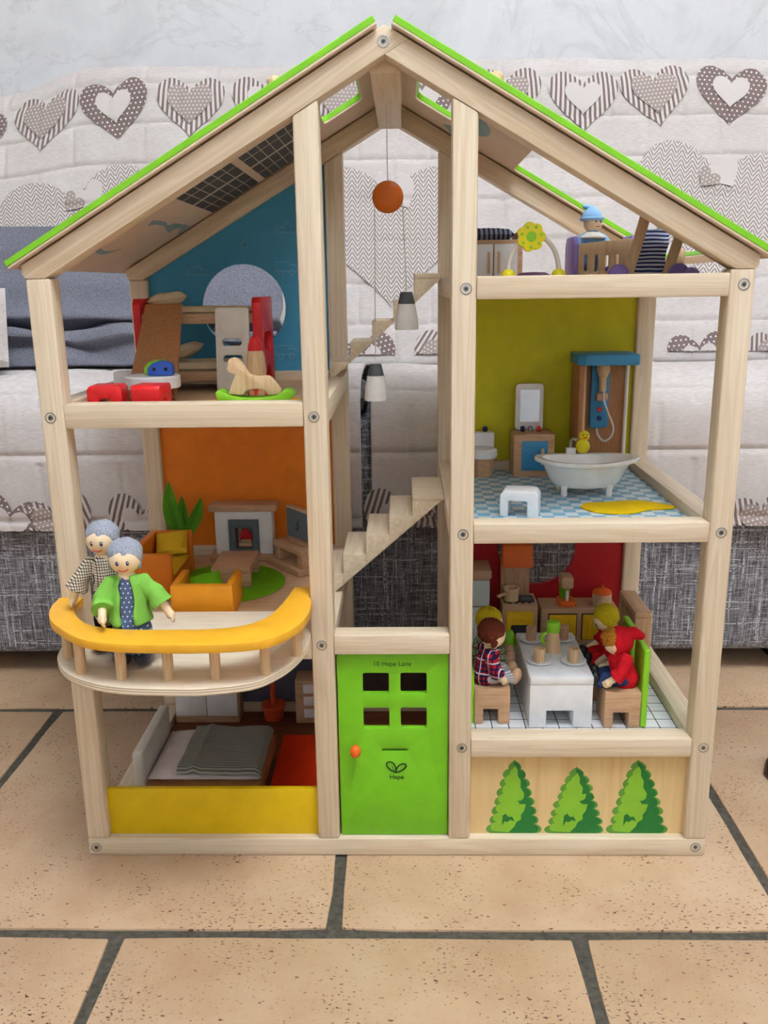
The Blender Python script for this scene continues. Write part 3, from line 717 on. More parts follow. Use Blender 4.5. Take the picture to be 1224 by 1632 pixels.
# balcony
def smooth2(pts, n=5): return [(p.x, p.y) for p in spline([Vector(p) for p in pts], n)]
SLO = [(-7.12, -.05), (-7.12, -2.3), (-7.9, -5.5), (-9.1, -7.9), (-10.8, -9.6), (-14.1, -10.5), (-16.5, -10.6), (-20.5, -10.3), (-23.2, -9.5), (-25.8, -7.8), (-27.6, -5.3), (-28.3, -3), (-28.4, -.05)]
slab = smooth2(SLO)+[(-26.95, -.05), (-26.95, 5.9), (-7.15, 5.9)]
b = B().prism(slab, 'z', 21.7, 22.35, .05, 1)
bal = hp('balcony_floor', b, 'ply_top', 'rounded plywood balcony floor')
bal.data.materials.append(MATS['ply_edge'])
for p in bal.data.polygons:
    if abs(p.normal.z) < .5: p.material_index = 1
RO = [(-7.15, -.05), (-6.8, -1.2), (-6.75, -2.6), (-6.8, -4.5), (-7.3, -6.7), (-8.7, -9.1), (-10.5, -10.2), (-13.8, -10.65), (-17.6, -10.65), (-21, -10.35), (-23.8, -9.4), (-26.4, -7.1), (-28.0, -5), (-28.9, -2.6), (-29.1, -.05)]
RI = [(-26.98, -.05), (-26.95, -2.0), (-26.1, -4.2), (-24.3, -6.3), (-21.5, -7.35), (-17.5, -7.5), (-14.5, -7.45), (-11.7, -6.7), (-9.95, -4.6), (-9.1, -.8), (-8.7, 2.4)]
rail = hp('balcony_railing', B().prism(smooth2(RO)+smooth2(RI)+[(-7.15, 2.45)], 'z', 25.25, 26.0, .1, 2), 'orange_paint', 'curved orange balcony handrail')
for bx_, by_ in ((-26.9, -4.7), (-24.75, -7.7), (-21.15, -8.75), (-17.4, -8.85), (-13.7, -8.8), (-9.9, -7.9), (-7.85, -4.3), (-8.0, -.6)):
    hp('baluster', B().cyl((bx_, by_, 22.3), .42, 3.0, 18), 'beech_pale', None, rail)
# front panels and door
hp('front_panel', B().box(-27, -7.1, .8, 1.3, 1.75, 6.6, .04), 'yellow_paint', 'yellow panel below the bedroom')
hdg = hp('front_panel', B().box(7.1, 27, .9, 1.4, 1.75, 10.35), 'hedge_board', 'birch panel printed with three bushy trees')
def puffs(cx, z0, z1, wl, wr, n, seed, k=1.0, side=0):
    rd = random.Random(seed); L = []
    prof = lambda t: (1-t)**.48*(.86+.14*(1-t))+.02
    R_, L_ = [], []
    for i in range(n):
        t0, t1 = i/n, (i+1)/n; h = (z1-z0)/n
        for sg, w, out in ((1, wr, R_), (-1, wl, L_)):
            r0, r1 = w*prof(t0), w*prof(t1); amp = k*(.46-.16*t0)*(1.0+.25*rd.uniform(-1, 1))
            base0 = r0-.30; base1 = r1-.30
            for j in range(7):
                q = j/7; a = math.sin(math.pi*q)**.6
                out.append((cx+sg*max(.06, base0+(base1-base0)*q+amp*a), z0+(t0+(t1-t0)*q)*(z1-z0)))
    return R_, L_, (cx, z1)
for i, (cx, z1, wl, wr) in enumerate(((11.2, 9.6, 2.35, 2.5), (16.95, 8.85, 2.6, 2.7), (22.55, 9.55, 2.4, 2.95))):
    z0 = 1.82
    R_, L_, tip = puffs(cx, z0, z1, wl, wr, 8, i)
    hp('tree_print', B().prism(R_+[tip]+L_[::-1], 'y', .885, .9), 'hedge_edge', None, hdg)
    Rd, Ld, tip = puffs(cx-.02, z0+.05, z1-.12, wl, wr-.22, 8, i+10)
    mid = [(cx-.06, z1-.2), (cx, z1-1.0), (cx+.2, z1-2.4), (cx+.35, z0+3.9), (cx+.2, z0+3.0), (cx+.3, z0+2.3), (cx+.2, z0+1.4), (cx, z0+.8), (cx-.35, z0+.06)]
    hp('tree_print_dark', B().prism(Rd+mid, 'y', .872, .885), 'hedge_dark', None, hdg)
    Rl, Ll, tip = puffs(cx+.10, z0+.25, z1-.55, wl-.22, wr, 7, i+20, .8)
    hp('tree_print_light', B().prism([(cx+.05, z1-.62), (cx+.3, z1-1.1), (cx+.32, z1-1.7), (cx+.62, z1-2.2), (cx+.6, z1-2.9), (cx+.98, z0+4.2), (cx+.9, z0+3.7), (cx+.6, z0+3.45), (cx+.35, z0+3.5), (cx+.6, z0+3.1), (cx+1.15, z0+3.1), (cx+1.0, z0+2.4), (cx+.72, z0+2.0), (cx+.75, z0+1.5), (cx+.3, z0+1.2), (cx+.15, z0+.75), (cx-.4, z0+.12)]+Ll, 'y', .860, .872), 'hedge_light', None, hdg)
    hp('tree_print_dark', B().prism([(cx-1.05, z0+.8), (cx-1.0, z0+1.9), (cx-.7, z0+2.1), (cx-.45, z0+1.75), (cx-.1, z0+1.8), (cx+.15, z0+1.3), (cx-.25, z0+1.45), (cx-.55, z0+1.2), (cx-.8, z0+1.3)], 'y', .848, .860), 'hedge_dark', None, hdg)
holes = [rrect(x0, x0+2.36, z0, z0+2.06, .18) for x0 in (-2.67, .73) for z0 in (16.35, 12.92)] + [rrect(-1.05, 1.4, 10.6, 10.86, .12)]
dr = hp('door', B().prism([rrect(-4.95, 5.02, 1.86, 20.3, .3)]+holes, 'y', .6, 1.25, .06), 'door_green', 'green front door with four window holes and a letter slot')
hp('door_knob', B().cyl((-3.42, -.1, 11.05), .24, .75, 16, axis='y').ball((-3.42, -.25, 11.05), .5, (.98, .95, 1.2), 24, 16), 'hood_orange', 'round orange knob', dr)
link('door_lettering', text_mesh('10 Hape Lane', .62, (0, .585, 19.1), .01), 'ink_green', dr)
tx = text_mesh('Hape', .64, (0, 0, 0), .01, .006); tx.transform(TR(.3*S, .59*S, 7.75*S)); link('door_lettering', tx, 'ink_green', dr)
def leaf_curve(pts, r=.07): return B().tube([(x, .585, z) for x, z in smooth2(pts, 6)], r, 6)
hp('door_emblem', leaf_curve([(.18, 8.42), (-.3, 8.75), (-.6, 9.15), (-.52, 9.48), (-.15, 9.48), (.12, 9.2), (.22, 8.85), (.2, 8.42)]), 'ink_green', None, dr)
hp('door_emblem', leaf_curve([(.2, 8.42), (.32, 8.85), (.6, 9.2), (1.0, 9.32), (1.2, 9.12), (1.0, 8.8), (.6, 8.55), (.2, 8.42)]), 'ink_green', None, dr)
hp('door_emblem', leaf_curve([(.12, 8.5), (-.02, 8.8), (-.1, 9.1)], .03), 'ink_green', None, dr)
# screws
for sx, sz in ((-28.15, 41.8), (-6.2, 41.65), (6.25, 51.75), (28.1, 51.8), (6.2, 31.45), (28.0, 31.45), (-6.2, 21.35), (6.25, 11.25), (28.05, 11.25), (-28.25, .85), (28.1, .95), (-.07, 69.7)):
    sc_ = hp('screw', B().lathe([(0, -.3), (.47, -.3), (.47, .03), (.38, .04), (.34, -.1), (.28, -.08), (.24, .02), (0, .02)], (sx, 0, sz), 24, RX(90)), 'screw_steel', 'countersunk steel screw')
    hp('screw_socket', B().lathe([(0, .0), (.15, .0), (.15, .035), (0, .035)], (sx, 0, sz), 6, RX(90)), 'screw_dark', None, sc_)

# ------------------------------------------------------------------ hanging lamp in the stairwell
PL = thing('pendant_lamp', 'double hanging lamp with orange disc and two white shades in the stairwell', 'lamp', (0, 14, 40))
def pl(name, b, mat): return part(name, b, mat, PL)
def loc(b): bmesh.ops.translate(b.bm, vec=(0, -14, -40), verts=b.bm.verts); return b
pl('cord', loc(B().tube([(-.15, 14, 67.93), (-.12, 14, 64), (-.1, 14, 61.3)], .05, 6)), 'cord_white')
pl('disc', loc(B().ball((-.1, 14, 60.0), 1.45, (1, .42, 1), 28, 16)), 'orange_disc')
for x, zt, xs in ((-1.49, 44.7, -1.35), (1.56, 51.45, 1.25)):
    pl('cord', loc(B().tube([(xs, 14, 59.7), (xs+(x-xs)*.5, 14, (zt+59.7)/2), (x, 14, zt)], .05, 6)), 'cord_white')
    pl('lamp_cap', loc(B().lathe([(0, zt), (.56, zt), (.56, zt), (.82, zt-1.1), (0, zt-1.1)][::-1], (x, 14, 0), 28)), 'shade_cap')
    pl('lamp_shade', loc(B().lathe([(0, zt-3.5), (1.1, zt-3.5), (1.14, zt-3.35), (1.05, zt-2.4), (.84, zt-1.11), (0, zt-1.11)], (x, 14, 0), 28)), 'shade_white')
#FURNITURE
def cushion_part(name, parent, w, d, h, c, mat, M=None, seed=0): return part(name, B().cushion(w, d, h, c, M, 10, .45, seed), mat, parent)

# ------------------------------------------------------------------ children's room (upper left)
zf = 41.87
bb = thing('bunk_bed', 'wooden bunk bed with red end boards and white slotted ladder', 'bunk bed', (-19.3, 21.2, zf))
oy, oz = 21.2, zf
def pb(name, b, mat, parent=bb, label=None):
    bmesh.ops.translate(b.bm, vec=(19.3, -21.2, -zf), verts=b.bm.verts); return part(name, b, mat, parent, label)
def endboard(x0, x1):
    out = [(17.0, zf)]+[(17.0, 50.6), (17.4, 51.1), (24.6, 51.1), (25.0, 50.6), (25.0, zf), (23.6, zf)]+arc(21, zf+.2, 2.2, 0, 180, 10)+[(18.4, zf)]
    return B().prism([out, rrect(18.6, 23.4, 45.6, 47.6, .9)], 'x', x0, x1, .1)
pb('end_board', endboard(-25.7, -24.9), 'red_paint', label='red end board'); pb('end_board', endboard(-13.8, -12.9), 'red_paint', label='red end board')
pb('bed_rail', B().box(-24.9, -13.8, 17.2, 17.8, 48.6, 49.6, .08), 'beech_x'); pb('bed_rail', B().box(-24.9, -13.8, 24.2, 24.8, 48.6, 49.6, .08), 'beech_x')
pb('bed_rail', B().box(-24.9, -13.8, 17.2, 17.8, 42.9, 43.9, .08), 'beech_x'); pb('bed_rail', B().box(-24.9, -13.8, 24.2, 24.8, 42.9, 43.9, .08), 'beech_x')
pb('bed_base', B().box(-24.9, -13.8, 17.8, 24.2, 48.7, 49.2), 'beech_x'); pb('bed_base', B().box(-24.9, -13.8, 17.8, 24.2, 43.0, 43.4), 'beech_x')
ld = B().prism([rrect(-17.35, -14.05, 0, 8.25, .25), rrect(-16.75, -14.75, 4.55, 5.25, .34), rrect(-16.7, -14.7, 2.95, 3.65, .34)], 'y', 0, .55, .1)
bmesh.ops.transform(ld.bm, matrix=TR(0, 15.3, zf+.12) @ RX(-8.5), verts=ld.bm.verts)
pb('ladder', ld, 'cream_paint', label='white ladder with oval slots')
solo('mattress', B().cushion(10.8, 6.2, 1.0, n=12, pw=.16), 'cushion_linen', 'linen mattress on the upper bunk', 'mattress', (-19.35, 21, 49.75), group='bunk mattresses')
solo('mattress', B().cushion(10.8, 6.2, 1.3, n=12, pw=.16), 'cushion_linen', 'linen mattress on the lower bunk', 'mattress', (-19.35, 21, 44.1), group='bunk mattresses')
solo('pillow', B().cushion(3.9, 2.8, 1.3, mat=RY(-8), seed=1), 'cushion_yellow' if False else 'cushion_linen', 'small linen pillow on the upper bunk beside the slide top', 'pillow', (-23.0, 20.3, 51.0), 8, group='bunk pillows')
solo('pillow', B().cushion(3.6, 2.8, 1.3, mat=RY(-22), seed=2), 'cushion_linen', 'small linen pillow on the lower bunk', 'pillow', (-21.5, 20.0, 45.75), -12, group='bunk pillows')
sd = thing('toy_slide', 'brown board slide leaning on the upper bunk', 'slide', (-22, 11, zf))
part('slide_board', B().hexa([(-2.6, -1.9, .3), (2.0, -1.9, .3), (2.0, -1.4, .0), (-2.6, -1.4, .0), (-2.2, 5.5, 8.75), (1.4, 5.5, 8.75), (1.4, 6.0, 8.5), (-2.2, 6.0, 8.5)], .05), 'brown_board', sd)
rk = thing('toy_rocket', 'small wooden rocket with red nose standing before the bunk ladder', 'toy rocket', (-12.65, 11.2, zf))
part('rocket_body', B().lathe([(0, 0), (.7, 0), (.85, 1.2), (.95, 2.6), (.85, 4.0), (.7, 4.45), (0, 4.45)], seg=24), 'beech_pale', rk)
part('rocket_nose', B().lathe([(0, 4.46), (.72, 4.46), (.66, 5.0), (.42, 5.6), (0, 6.0)], seg=24), 'red_paint', rk)
part('rocket_door', B().prism([(-.28, .9), (.28, .9)]+arc(0, 1.75, .28, 0, 180, 8), 'y', -.97, -.8), 'red_paint', rk)
for a in (0, 120, 240): part('rocket_fin', B().prism([(.55, 0), (1.15, 0), (.95, 1.0), (.6, 1.7)], 'y', -.1, .1).__class__() if False else (lambda q: (bmesh.ops.transform(q.bm, matrix=RZ(a+30), verts=q.bm.verts), q)[1])(B().prism([(.55, 0), (1.15, 0), (.95, 1.0), (.6, 1.7)], 'y', -.1, .1, .03)), 'red_paint', rk)
solo('rug', B().lathe([(0, 0), (4.7, 0), (4.75, .08), (4.65, .16), (0, .16)], seg=48, sc=(1, .75)), 'felt_mustard', 'round mustard felt rug under the rocking horse', 'rug', (-12.2, 7.2, zf))
rh = thing('rocking_horse', 'wooden rocking horse on a bright green rocker', 'rocking horse', (-11.6, 4.3, zf+.16))
HO = [(-13.98, 43.15), (-13.53, 44.26), (-13.29, 44.78), (-13.75, 44.94), (-14.0, 45.32), (-13.83, 45.73), (-13.85, 46.04), (-13.52, 46.23), (-13.04, 46.14), (-12.51, 45.51), (-12.12, 44.88), (-11.39, 44.62), (-10.44, 44.65), (-9.93, 44.22), (-9.33, 43.2), (-10.51, 43.05), (-10.81, 43.45), (-11.66, 43.57), (-12.41, 43.41), (-12.75, 43.05)]
RKo = [(-15.03, 43.33), (-14.74, 43.54), (-14.33, 43.43), (-13.81, 43.1), (-12.33, 42.87), (-10.2, 42.96), (-9.33, 43.27), (-9.11, 43.52), (-8.58, 43.51), (-8.17, 43.15), (-8.6, 42.65), (-9.6, 42.25), (-11.6, 42.05), (-13.6, 42.25), (-14.7, 42.65)]
part('horse_body', B().prism(smooth2([(x+11.6, z-zf-.16) for x, z in HO+[HO[0]]], 3)[:-1], 'y', -.45, .45, .12), 'beech_pale', rh)
for y0, y1 in ((-.95, -.46), (.46, .95)): part('rocker', B().prism(smooth2([(x+11.6, z-zf-.18) for x, z in RKo+[RKo[0]]], 3)[:-1], 'y', y0, y1, .08), 'lime_paint', rh, 'green curved rocker')
for i, x in enumerate((-1.6, 1.5)): part('rocker_bar', B().cyl((x, -.46, .65), .16, .92, 12, axis='y'), 'lime_paint', rh)
def toy_stool(label, loc_, rz):
    t_ = thing('toy_stool', label, 'stool', loc_, rz, 'red stools by the round white table')
    part('stool_body', B().prism([(-1.5, 0), (-.55, 0), (-.55, .75), (-.3, 1.05), (.3, 1.05), (.55, .75), (.55, 0), (1.5, 0), (1.5, 1.85), (1.25, 2.15), (-1.25, 2.15), (-1.5, 1.85)], 'y', -1.3, 1.3, .1), 'red_paint', t_); return t_
toy_stool('red toy stool nearest the left post, its arch facing forward', (-24.7, 4.6, zf), 4)
toy_stool('red toy stool turned sideways in front of the round white table', (-20.9, 4.7, zf), 84)
def round_table(label, loc_, r, h):
    t_ = thing('round_table', label, 'table', loc_, 0, 'white round tables in the children\'s room')
    part('table_top', B().lathe([(0, h-1.15), (r-.1, h-1.15), (r, h-1.05), (r, h-.12), (r-.1, h), (0, h)], seg=40), 'white_paint', t_)
    part('table_leg', B().cyl((0, 0, 0), r*.55, h-1.16, 24), 'beech_z', t_)
round_table('round white toy table carrying small blue and green toys', (-21.9, 9.0, zf), 2.5, 2.5)
round_table('white round toy seat behind the round white table', (-25.2, 13.5, zf), 1.75, 2.45)
def toy_block(label, loc_, mat, rz=0, k=1.0):
    t_ = thing('toy_car', label, 'toy', loc_, rz)
    part('car_body', B().prism([(-1.15*k, .05), (-1.2*k, .6), (-.75*k, 1.15), (0, 1.35), (.75*k, 1.3), (1.15*k, .95), (1.15*k, .05)], 'y', -.45, .45, .12), mat, t_)
    for x in (-.55*k, .5*k):
        part('wheel_spot', B().cyl((x, -.46, .62), .17, .06, 12, axis='y'), 'black_paint', t_)
toy_block('small blue wooden toy car with black dots on the white table', (-20.9, 8.4, zf+2.5), 'toy_blue', 4)
toy_block('small green wooden toy car behind the blue one', (-21.6, 9.7, zf+2.5), 'lime_paint', 4)

# ------------------------------------------------------------------ living room (middle left)
zl_ = 21.32
so = thing('toy_sofa', 'orange wooden toy sofa with yellow cushions facing the coffee table', 'sofa', (-24.6, 16.4, zl_))
part('arm', B().box(-2.3, 2.3, -4.75, -4.0, 0, 4.85, .12), 'sofa_orange', so); part('arm', B().box(-2.3, 2.3, 4.0, 4.75, 0, 4.85, .12), 'sofa_orange', so)
part('backrest', B().box(-2.3, -1.5, -4.0, 4.0, 0, 4.85, .1), 'sofa_orange', so); part('seat', B().box(-1.5, 2.2, -4.0, 4.0, 0, 1.8, .1), 'sofa_orange', so)
cushion_part('seat_cushion', so, 3.4, 7.7, 1.1, (.4, 0, 2.2), 'cushion_yellow'); 
solo('cushion', B().cushion(3.3, 2.9, 1.1, mat=RX(42) @ RZ(8), seed=4), 'cushion_yellow', 'square yellow cushion leaning in the orange toy sofa', 'cushion', (-24.1, 18.9, zl_+3.95), 0)
ac = thing('toy_armchair', 'orange toy armchair with its back to the balcony', 'armchair', (-18.3, 9.6, zl_))
part('backrest', B().box(-3.0, 3.0, -2.6, -1.8, 0, 3.2, .1), 'chair_orange', ac)
part('arm', B().box(-3.0, -2.3, -1.8, 2.5, 0, 3.2, .1), 'chair_orange', ac); part('arm', B().box(2.3, 3.0, -1.8, 2.5, 0, 3.2, .1), 'chair_orange', ac)
part('seat', B().box(-2.3, 2.3, -1.8, 2.3, 0, 1.3, .08), 'chair_orange', ac)
solo('cushion', B().cushion(3.0, 2.6, 1.0, mat=RX(30) @ RZ(20), seed=6), 'felt_green', 'green leaf shaped cushion in the orange armchair', 'cushion', (-18.5, 10.3, zl_+2.35), 0)
solo('rug', B().lathe([(0, 0), (6.2, 0), (6.25, .1), (6.15, .2), (0, .2)], seg=56), 'felt_green', 'round green felt rug under the coffee table', 'rug', (-17.9, 16.9, zl_))
ct = thing('coffee_table', 'low wooden toy coffee table on the green rug', 'table', (-17.0, 17.9, zl_+.2))
part('table_top', B().box(-2.05, 2.05, -3.1, 3.1, 1.6, 2.25, .1), 'beech_x', ct)
for y in (-3.0, 2.0): part('table_leg', B().box(-2.0, 2.0, y, y+.9, 0, 1.6, .06), 'beech_x', ct)
fp = thing('fireplace', 'toy fireplace with white surround, grey hearth and wooden mantel', 'fireplace', (-17.35, 26.1, zl_))
part('mantel', B().box(-3.9, 3.9, -1.35, 1.25, 5.9, 6.65, .08), 'beech_x', fp); part('hearth_base', B().box(-4.0, 4.0, -1.6, 1.25, 0, .75, .08), 'beech_x', fp)
part('surround', B().prism([(-3.3, .76), (-1.75, .76), (-1.75, 4.9), (1.75, 4.9), (1.75, .76), (3.3, .76), (3.3, 5.89), (-3.3, 5.89)], 'y', -1.0, 1.2, .06), 'white_paint', fp, 'white chimney surround')
part('fire_frame', B().prism([rrect(-1.74, 1.74, .78, 4.88, .2), rrect(-1.0, 1.0, 1.45, 3.9, .15)], 'y', -1.1, -.5, .05), 'grey_paint', fp, 'slate grey fire frame')
part('fire_back', B().box(-1.05, 1.05, .9, 1.15, 1.0, 4.4), 'white_paint', fp)
part('logs', B().cyl((-.75, -.1, 1.6), .3, 1.5, 14, axis='x').cyl((-.7, .35, 1.6), .3, 1.4, 14, axis='x').cyl((-.55, .1, 2.0), .28, 1.2, 14, axis='x'), 'beech_x', fp)
part('flame', B().prism([(-.7, 2.1), (.8, 2.1), (.75, 2.9), (.4, 3.2), (.2, 3.7), (-.2, 3.4), (-.45, 3.6), (-.6, 2.9)], 'y', 0, .3, .05), 'red_paint', fp)
tv = thing('television', 'small toy television with dark screen on a wooden stand', 'television', (-10.5, 22.2, zl_+2.9), -52)
part('tv_case', B().box(-2.6, 2.6, -.2, .5, .25, 4.0, .12), 'beech_x', tv); part('screen', B().prism(rrect(-2.35, 2.35, .5, 3.75, .15), 'y', -.26, -.19), 'grey_paint', tv, 'slate grey screen')
part('screen_mark', B().tube([(-.3, -.28, 1.6), (.0, -.28, 1.5), (.15, -.28, 1.9), (0, -.28, 2.4), (.3, -.28, 2.7)], .05, 6), 'black_paint', tv); part('tv_foot', B().box(-1.6, 1.6, -.5, .8, 0, .26, .06), 'beech_x', tv)
ts = thing('tv_stand', 'low wooden stand under the toy television by the stairs', 'stand', (-10.9, 22.4, zl_), -52)
part('stand_top', B().box(-3.0, 3.0, -1.4, 1.5, 2.2, 2.88, .08), 'beech_x', ts); part('stand_bottom', B().box(-3.2, 3.2, -1.9, 1.5, 0, .7, .08), 'beech_x', ts)
for x0 in (-2.9, 1.9): part('stand_side', B().box(x0, x0+1.0, -1.2, 1.4, .71, 2.19, .05), 'beech_x', ts)
pp = thing('potted_plant', 'toy plant with tall green felt leaves behind the orange sofa', 'plant', (-24.35, 24.2, zl_))
part('pot', B().lathe([(0, 0), (.9, 0), (1.2, 2.4), (1.25, 2.6), (0, 2.6)], seg=24), 'beech_z', pp)
def leaf(p0, p1, w, bend):
    def fn(u, v):
        a = Vector(p0).lerp(Vector(p1), v); wd = w*math.sin(math.pi*min(1, v*.93+.06))**.8
        off = Vector((bend*math.sin(v*math.pi), 0, 0)); s_ = (u-.5)*2
        return a+off+Vector((s_*wd, -abs(s_)*wd*.45, 0))
    b = B().grid(fn, 6, 14); r = bmesh.ops.solidify(b.bm, geom=b.bm.faces[:], thickness=.1); return b
for p1, w, bd in (((-1.0, 0, 9.6), .95, -.35), ((.25, .3, 7.9), .75, .1), ((2.6, -.2, 7.8), .78, .35), ((-.35, -.3, 7.0), .5, .15)):
    part('leaf', leaf((0, 0, 2.4), p1, w, bd), 'leaf_green', pp)

# ------------------------------------------------------------------ bedroom (lower left)
zb = .82
bd = thing('toy_bed', 'wooden toy double bed with white headboard and striped blanket', 'bed', (-19.6, 12.3, zb))
part('bed_frame', B().box(-5.8, 6.0, -5.4, 5.2, .6, 2.3, .12), 'brown_board', bd); part('bed_plinth', B().box(-5.2, 5.4, -4.8, 4.6, 0, .6), 'brown_board', bd)
part('headboard', B().box(-6.9, -5.81, -5.4, 5.2, 0, 6.0, .3, 3), 'cream_paint', bd, 'white headboard')
part('mattress', B().cushion(11.4, 9.9, 1.5, (.1, -.1, 2.85), None, 14, .18, 5), 'sheet_pink', bd, 'pale pink sheet')
def blk(u, v):
    x = -2.6+8.6*u; y = -5.1+10.0*v
    e = max(0, (abs(2*u-1.0)-.86)/.14) if u > .5 else 0; f = max(0, (abs(2*v-1)-.86)/.14)
    z = 3.82+.16*noise.noise((x*.5, y*.35, 2.2))-.5*e*e-.5*f*f+.28*math.exp(-((u-.2)/.05)**2)
    return (x+.25*noise.noise((y*.4, 1, 1)), y, z)
b_ = B().grid(blk, 30, 30); bmesh.ops.solidify(b_.bm, geom=b_.bm.faces[:], thickness=.15)
part('blanket', b_, 'blanket_stripe', bd, 'grey green pin striped blanket')
solo('rug', B().prism(rrect(-4.4, 4.4, -5.6, 5.6, .4), 'z', 0, .18, .05), 'felt_red', 'red orange felt rug beside the toy bed', 'rug', (-8.8, 15.6, zb))
cb = thing('toy_wardrobe', 'low white wardrobe with two doors behind the toy bed', 'wardrobe', (-22.9, 25.9, zb))
part('wardrobe_body', B().box(-3.9, 3.9, -1.4, 1.45, 0, 6.2, .12), 'beech_x', cb)
for x0 in (-3.75, .05): part('door', B().box(x0, x0+3.7, -1.62, -1.41, 1.0, 6.0, .08), 'white_paint', cb, 'white door')
fl_ = thing('floor_lamp', 'toy floor lamp with red orange foot beside the wardrobe', 'lamp', (-15.0, 25.6, zb))
part('lamp_base', B().lathe([(0, 0), (1.05, 0), (1.2, .25), (1.25, 1.5), (1.5, 1.7), (1.45, 2.0), (0, 2.0)], seg=28), 'lamp_red', fl_); part('lamp_pole', B().cyl((0, 0, 2.0), .3, 6.5, 14), 'lamp_red', fl_)
part('lamp_shade', B().lathe([(0, 8.3), (2.0, 8.3), (1.3, 11), (0, 11)], seg=28), 'cream_paint', fl_)
dd = thing('toy_dresser', 'wooden toy dresser with white drawers beside the floor lamp', 'dresser', (-9.6, 25.8, zb))
part('dresser_body', B().box(-2.5, 2.4, -1.5, 1.5, 0, 5.6, .12), 'beech_x', dd)
for z in (.8, 2.4, 4.0): part('drawer', B().box(-1.5, 1.5, -1.66, -1.5, z, z+1.15, .05), 'white_paint', dd, 'white drawer')

# ------------------------------------------------------------------ attic nursery (upper right)
za = 51.72
ca = thing('changing_table', 'wooden nursery cabinet with white doors and striped pad', 'cabinet', (9.9, 17.0, za))
part('cabinet_body', B().box(-2.7, 2.75, -1.8, 2.6, 0, 4.4, .1), 'beech_x', ca); 
for x0 in (-2.3, .05): 
    d_ = part('door', B().box(x0, x0+2.2, -2.0, -1.81, .3, 4.0, .06), 'white_paint', ca, 'white door'); 
    part('handle', B().box(x0+(1.7 if x0 < -1 else .3), x0+(1.95 if x0 < -1 else .55), -2.15, -2.0, 1.3, 3.3, .04), 'beech_pale', d_)
part('side_rail', B().box(2.2, 2.75, -1.8, 2.6, 4.4, 5.1, .08), 'beech_x', ca)
part('pad', B().cushion(4.7, 4.2, 1.3, (-.35, .4, 4.9), None, 10, .3, 8), 'mat_stripe', ca, 'blue grey striped pad')
pg = thing('baby_arch', 'baby play arch with yellow flower and balls on a purple mat', 'toy', (12.2, 4.6, za))
part('mat', B().lathe([(0, 0), (1.7, 0), (1.9, .3), (1.7, .9), (1.0, 1.25), (0, 1.3)], seg=28), 'dark_purple', pg, 'dark purple padded mat')
part('arch', B().tube([(2.1*math.cos(math.radians(a)), 0, 1.3+2.9*math.sin(math.radians(a))) for a in range(0, 181, 10)], .2, 10), 'cream_paint', pg, 'cream cord arch')
for x in (-2.1, 2.1): part('ball', B().ball((x, 0, .95), .62), 'lemon_paint', pg, 'yellow ball')
flw = part('flower', B().prism([((.98+.22*abs(math.cos(3.5*a*math.pi/70))**.7)*math.cos(a*math.pi/70), (.98+.22*abs(math.cos(3.5*a*math.pi/70))**.7)*math.sin(a*math.pi/70)) for a in range(140)], 'y', -.3, .3, .06), 'lemon_paint', pg, 'yellow flower'); flw.location = (-.35*S, -.45*S, 4.1*S)
part('flower_centre', B().cyl((0, -.36, 0), .42, .1, 20, axis='y'), 'lime_paint', flw)
for k in range(7):
    a = 2*math.pi*k/7+.2; part('petal_dot', B().cyl((.82*math.cos(a), -.34, .82*math.sin(a)), .13, .06, 12, axis='y'), 'lime_paint', flw)
cr = thing('toy_crib', 'wooden toy crib with slotted side and purple ends', 'crib', (19.4, 12.2, za))
for y in (-2.0, 1.7): part('side', B().prism([[(-2.5, .5), (2.3, .5), (2.3, 4.15), (-2.5, 3.7)]]+[rrect(x, x+.32, 1.3, 2.8, .15) for x in (-1.9, -.95, 0, .95)], 'y', y, y+.35, .05), 'beech_pale', cr)
for x in (-2.9, 2.3): part('end', B().prism([(-2.1, 0), (2.1, 0), (2.2, 3.6), (1.6, 4.4), (-1.6, 4.4), (-2.2, 3.6)], 'x', x, x+.45, .12), 'purple_paint', cr, 'purple end board')
part('crib_base', B().box(-2.45, 2.3, -1.65, 1.7, .6, 1.0), 'beech_pale', cr)
bab = thing('baby_doll', 'baby doll in light blue cap and suit sitting up in the crib', 'doll', (18.5, 12.0, za+1.25))
part('body', B(), 'skin', bab) if False else None
bq_ = B(); bq_.limb([((0, 0, .9), .75), ((0, 0, 2.7), .6), ((0, 0, 3.4), .4)]); bq_.ball((0, 0, 4.35), .88); bq_.limb([((-.7, 0, 2.7), .35), ((-1.0, -.3, 1.9), .3), ((-1.0, -.6, 1.75), .28)]); bq_.limb([((.7, 0, 2.7), .35), ((1.1, -.3, 1.9), .3), ((1.2, -.6, 1.75), .28)])
link('body', fuse(bq_, .09), 'skin', bab)
b3 = B(); b3.limb([((0, 0, .95), .95), ((0, 0, 2.5), 1.05), ((0, 0, 3.15), .75)]); b3.limb([((-.75, 0, 2.95), .55), ((-1.15, -.2, 2.2), .5)]); b3.limb([((.75, 0, 2.95), .55), ((1.35, -.2, 2.2), .55)])
link('suit', fuse(b3, .09, 2, .12, 1.5), 'sky_cloth', bab)
part('bib', B().lathe([(0, 3.0), (1.22, 2.95), (1.25, 3.08), (.6, 3.55), (0, 3.55)], seg=20), 'cream_paint', bab)
part('cap', B().lathe([(0, 4.3), (.92, 4.55), (.95, 4.85), (.8, 5.25), (.45, 5.55), (.2, 5.8), (0, 5.85)], (-.1, .18, 0), 20), 'sky_cloth', bab, 'light blue cap')
part('cap_knot', B().ball((-.55, .3, 5.75), .3, (1.3, 1, .8)), 'sky_cloth', bab); part('cap_brim', B().lathe([(.7, 4.5), (1.05, 4.55), (1.08, 4.75), (.85, 4.85)], (-.08, .12, 0), 20), 'sky_cloth', bab)
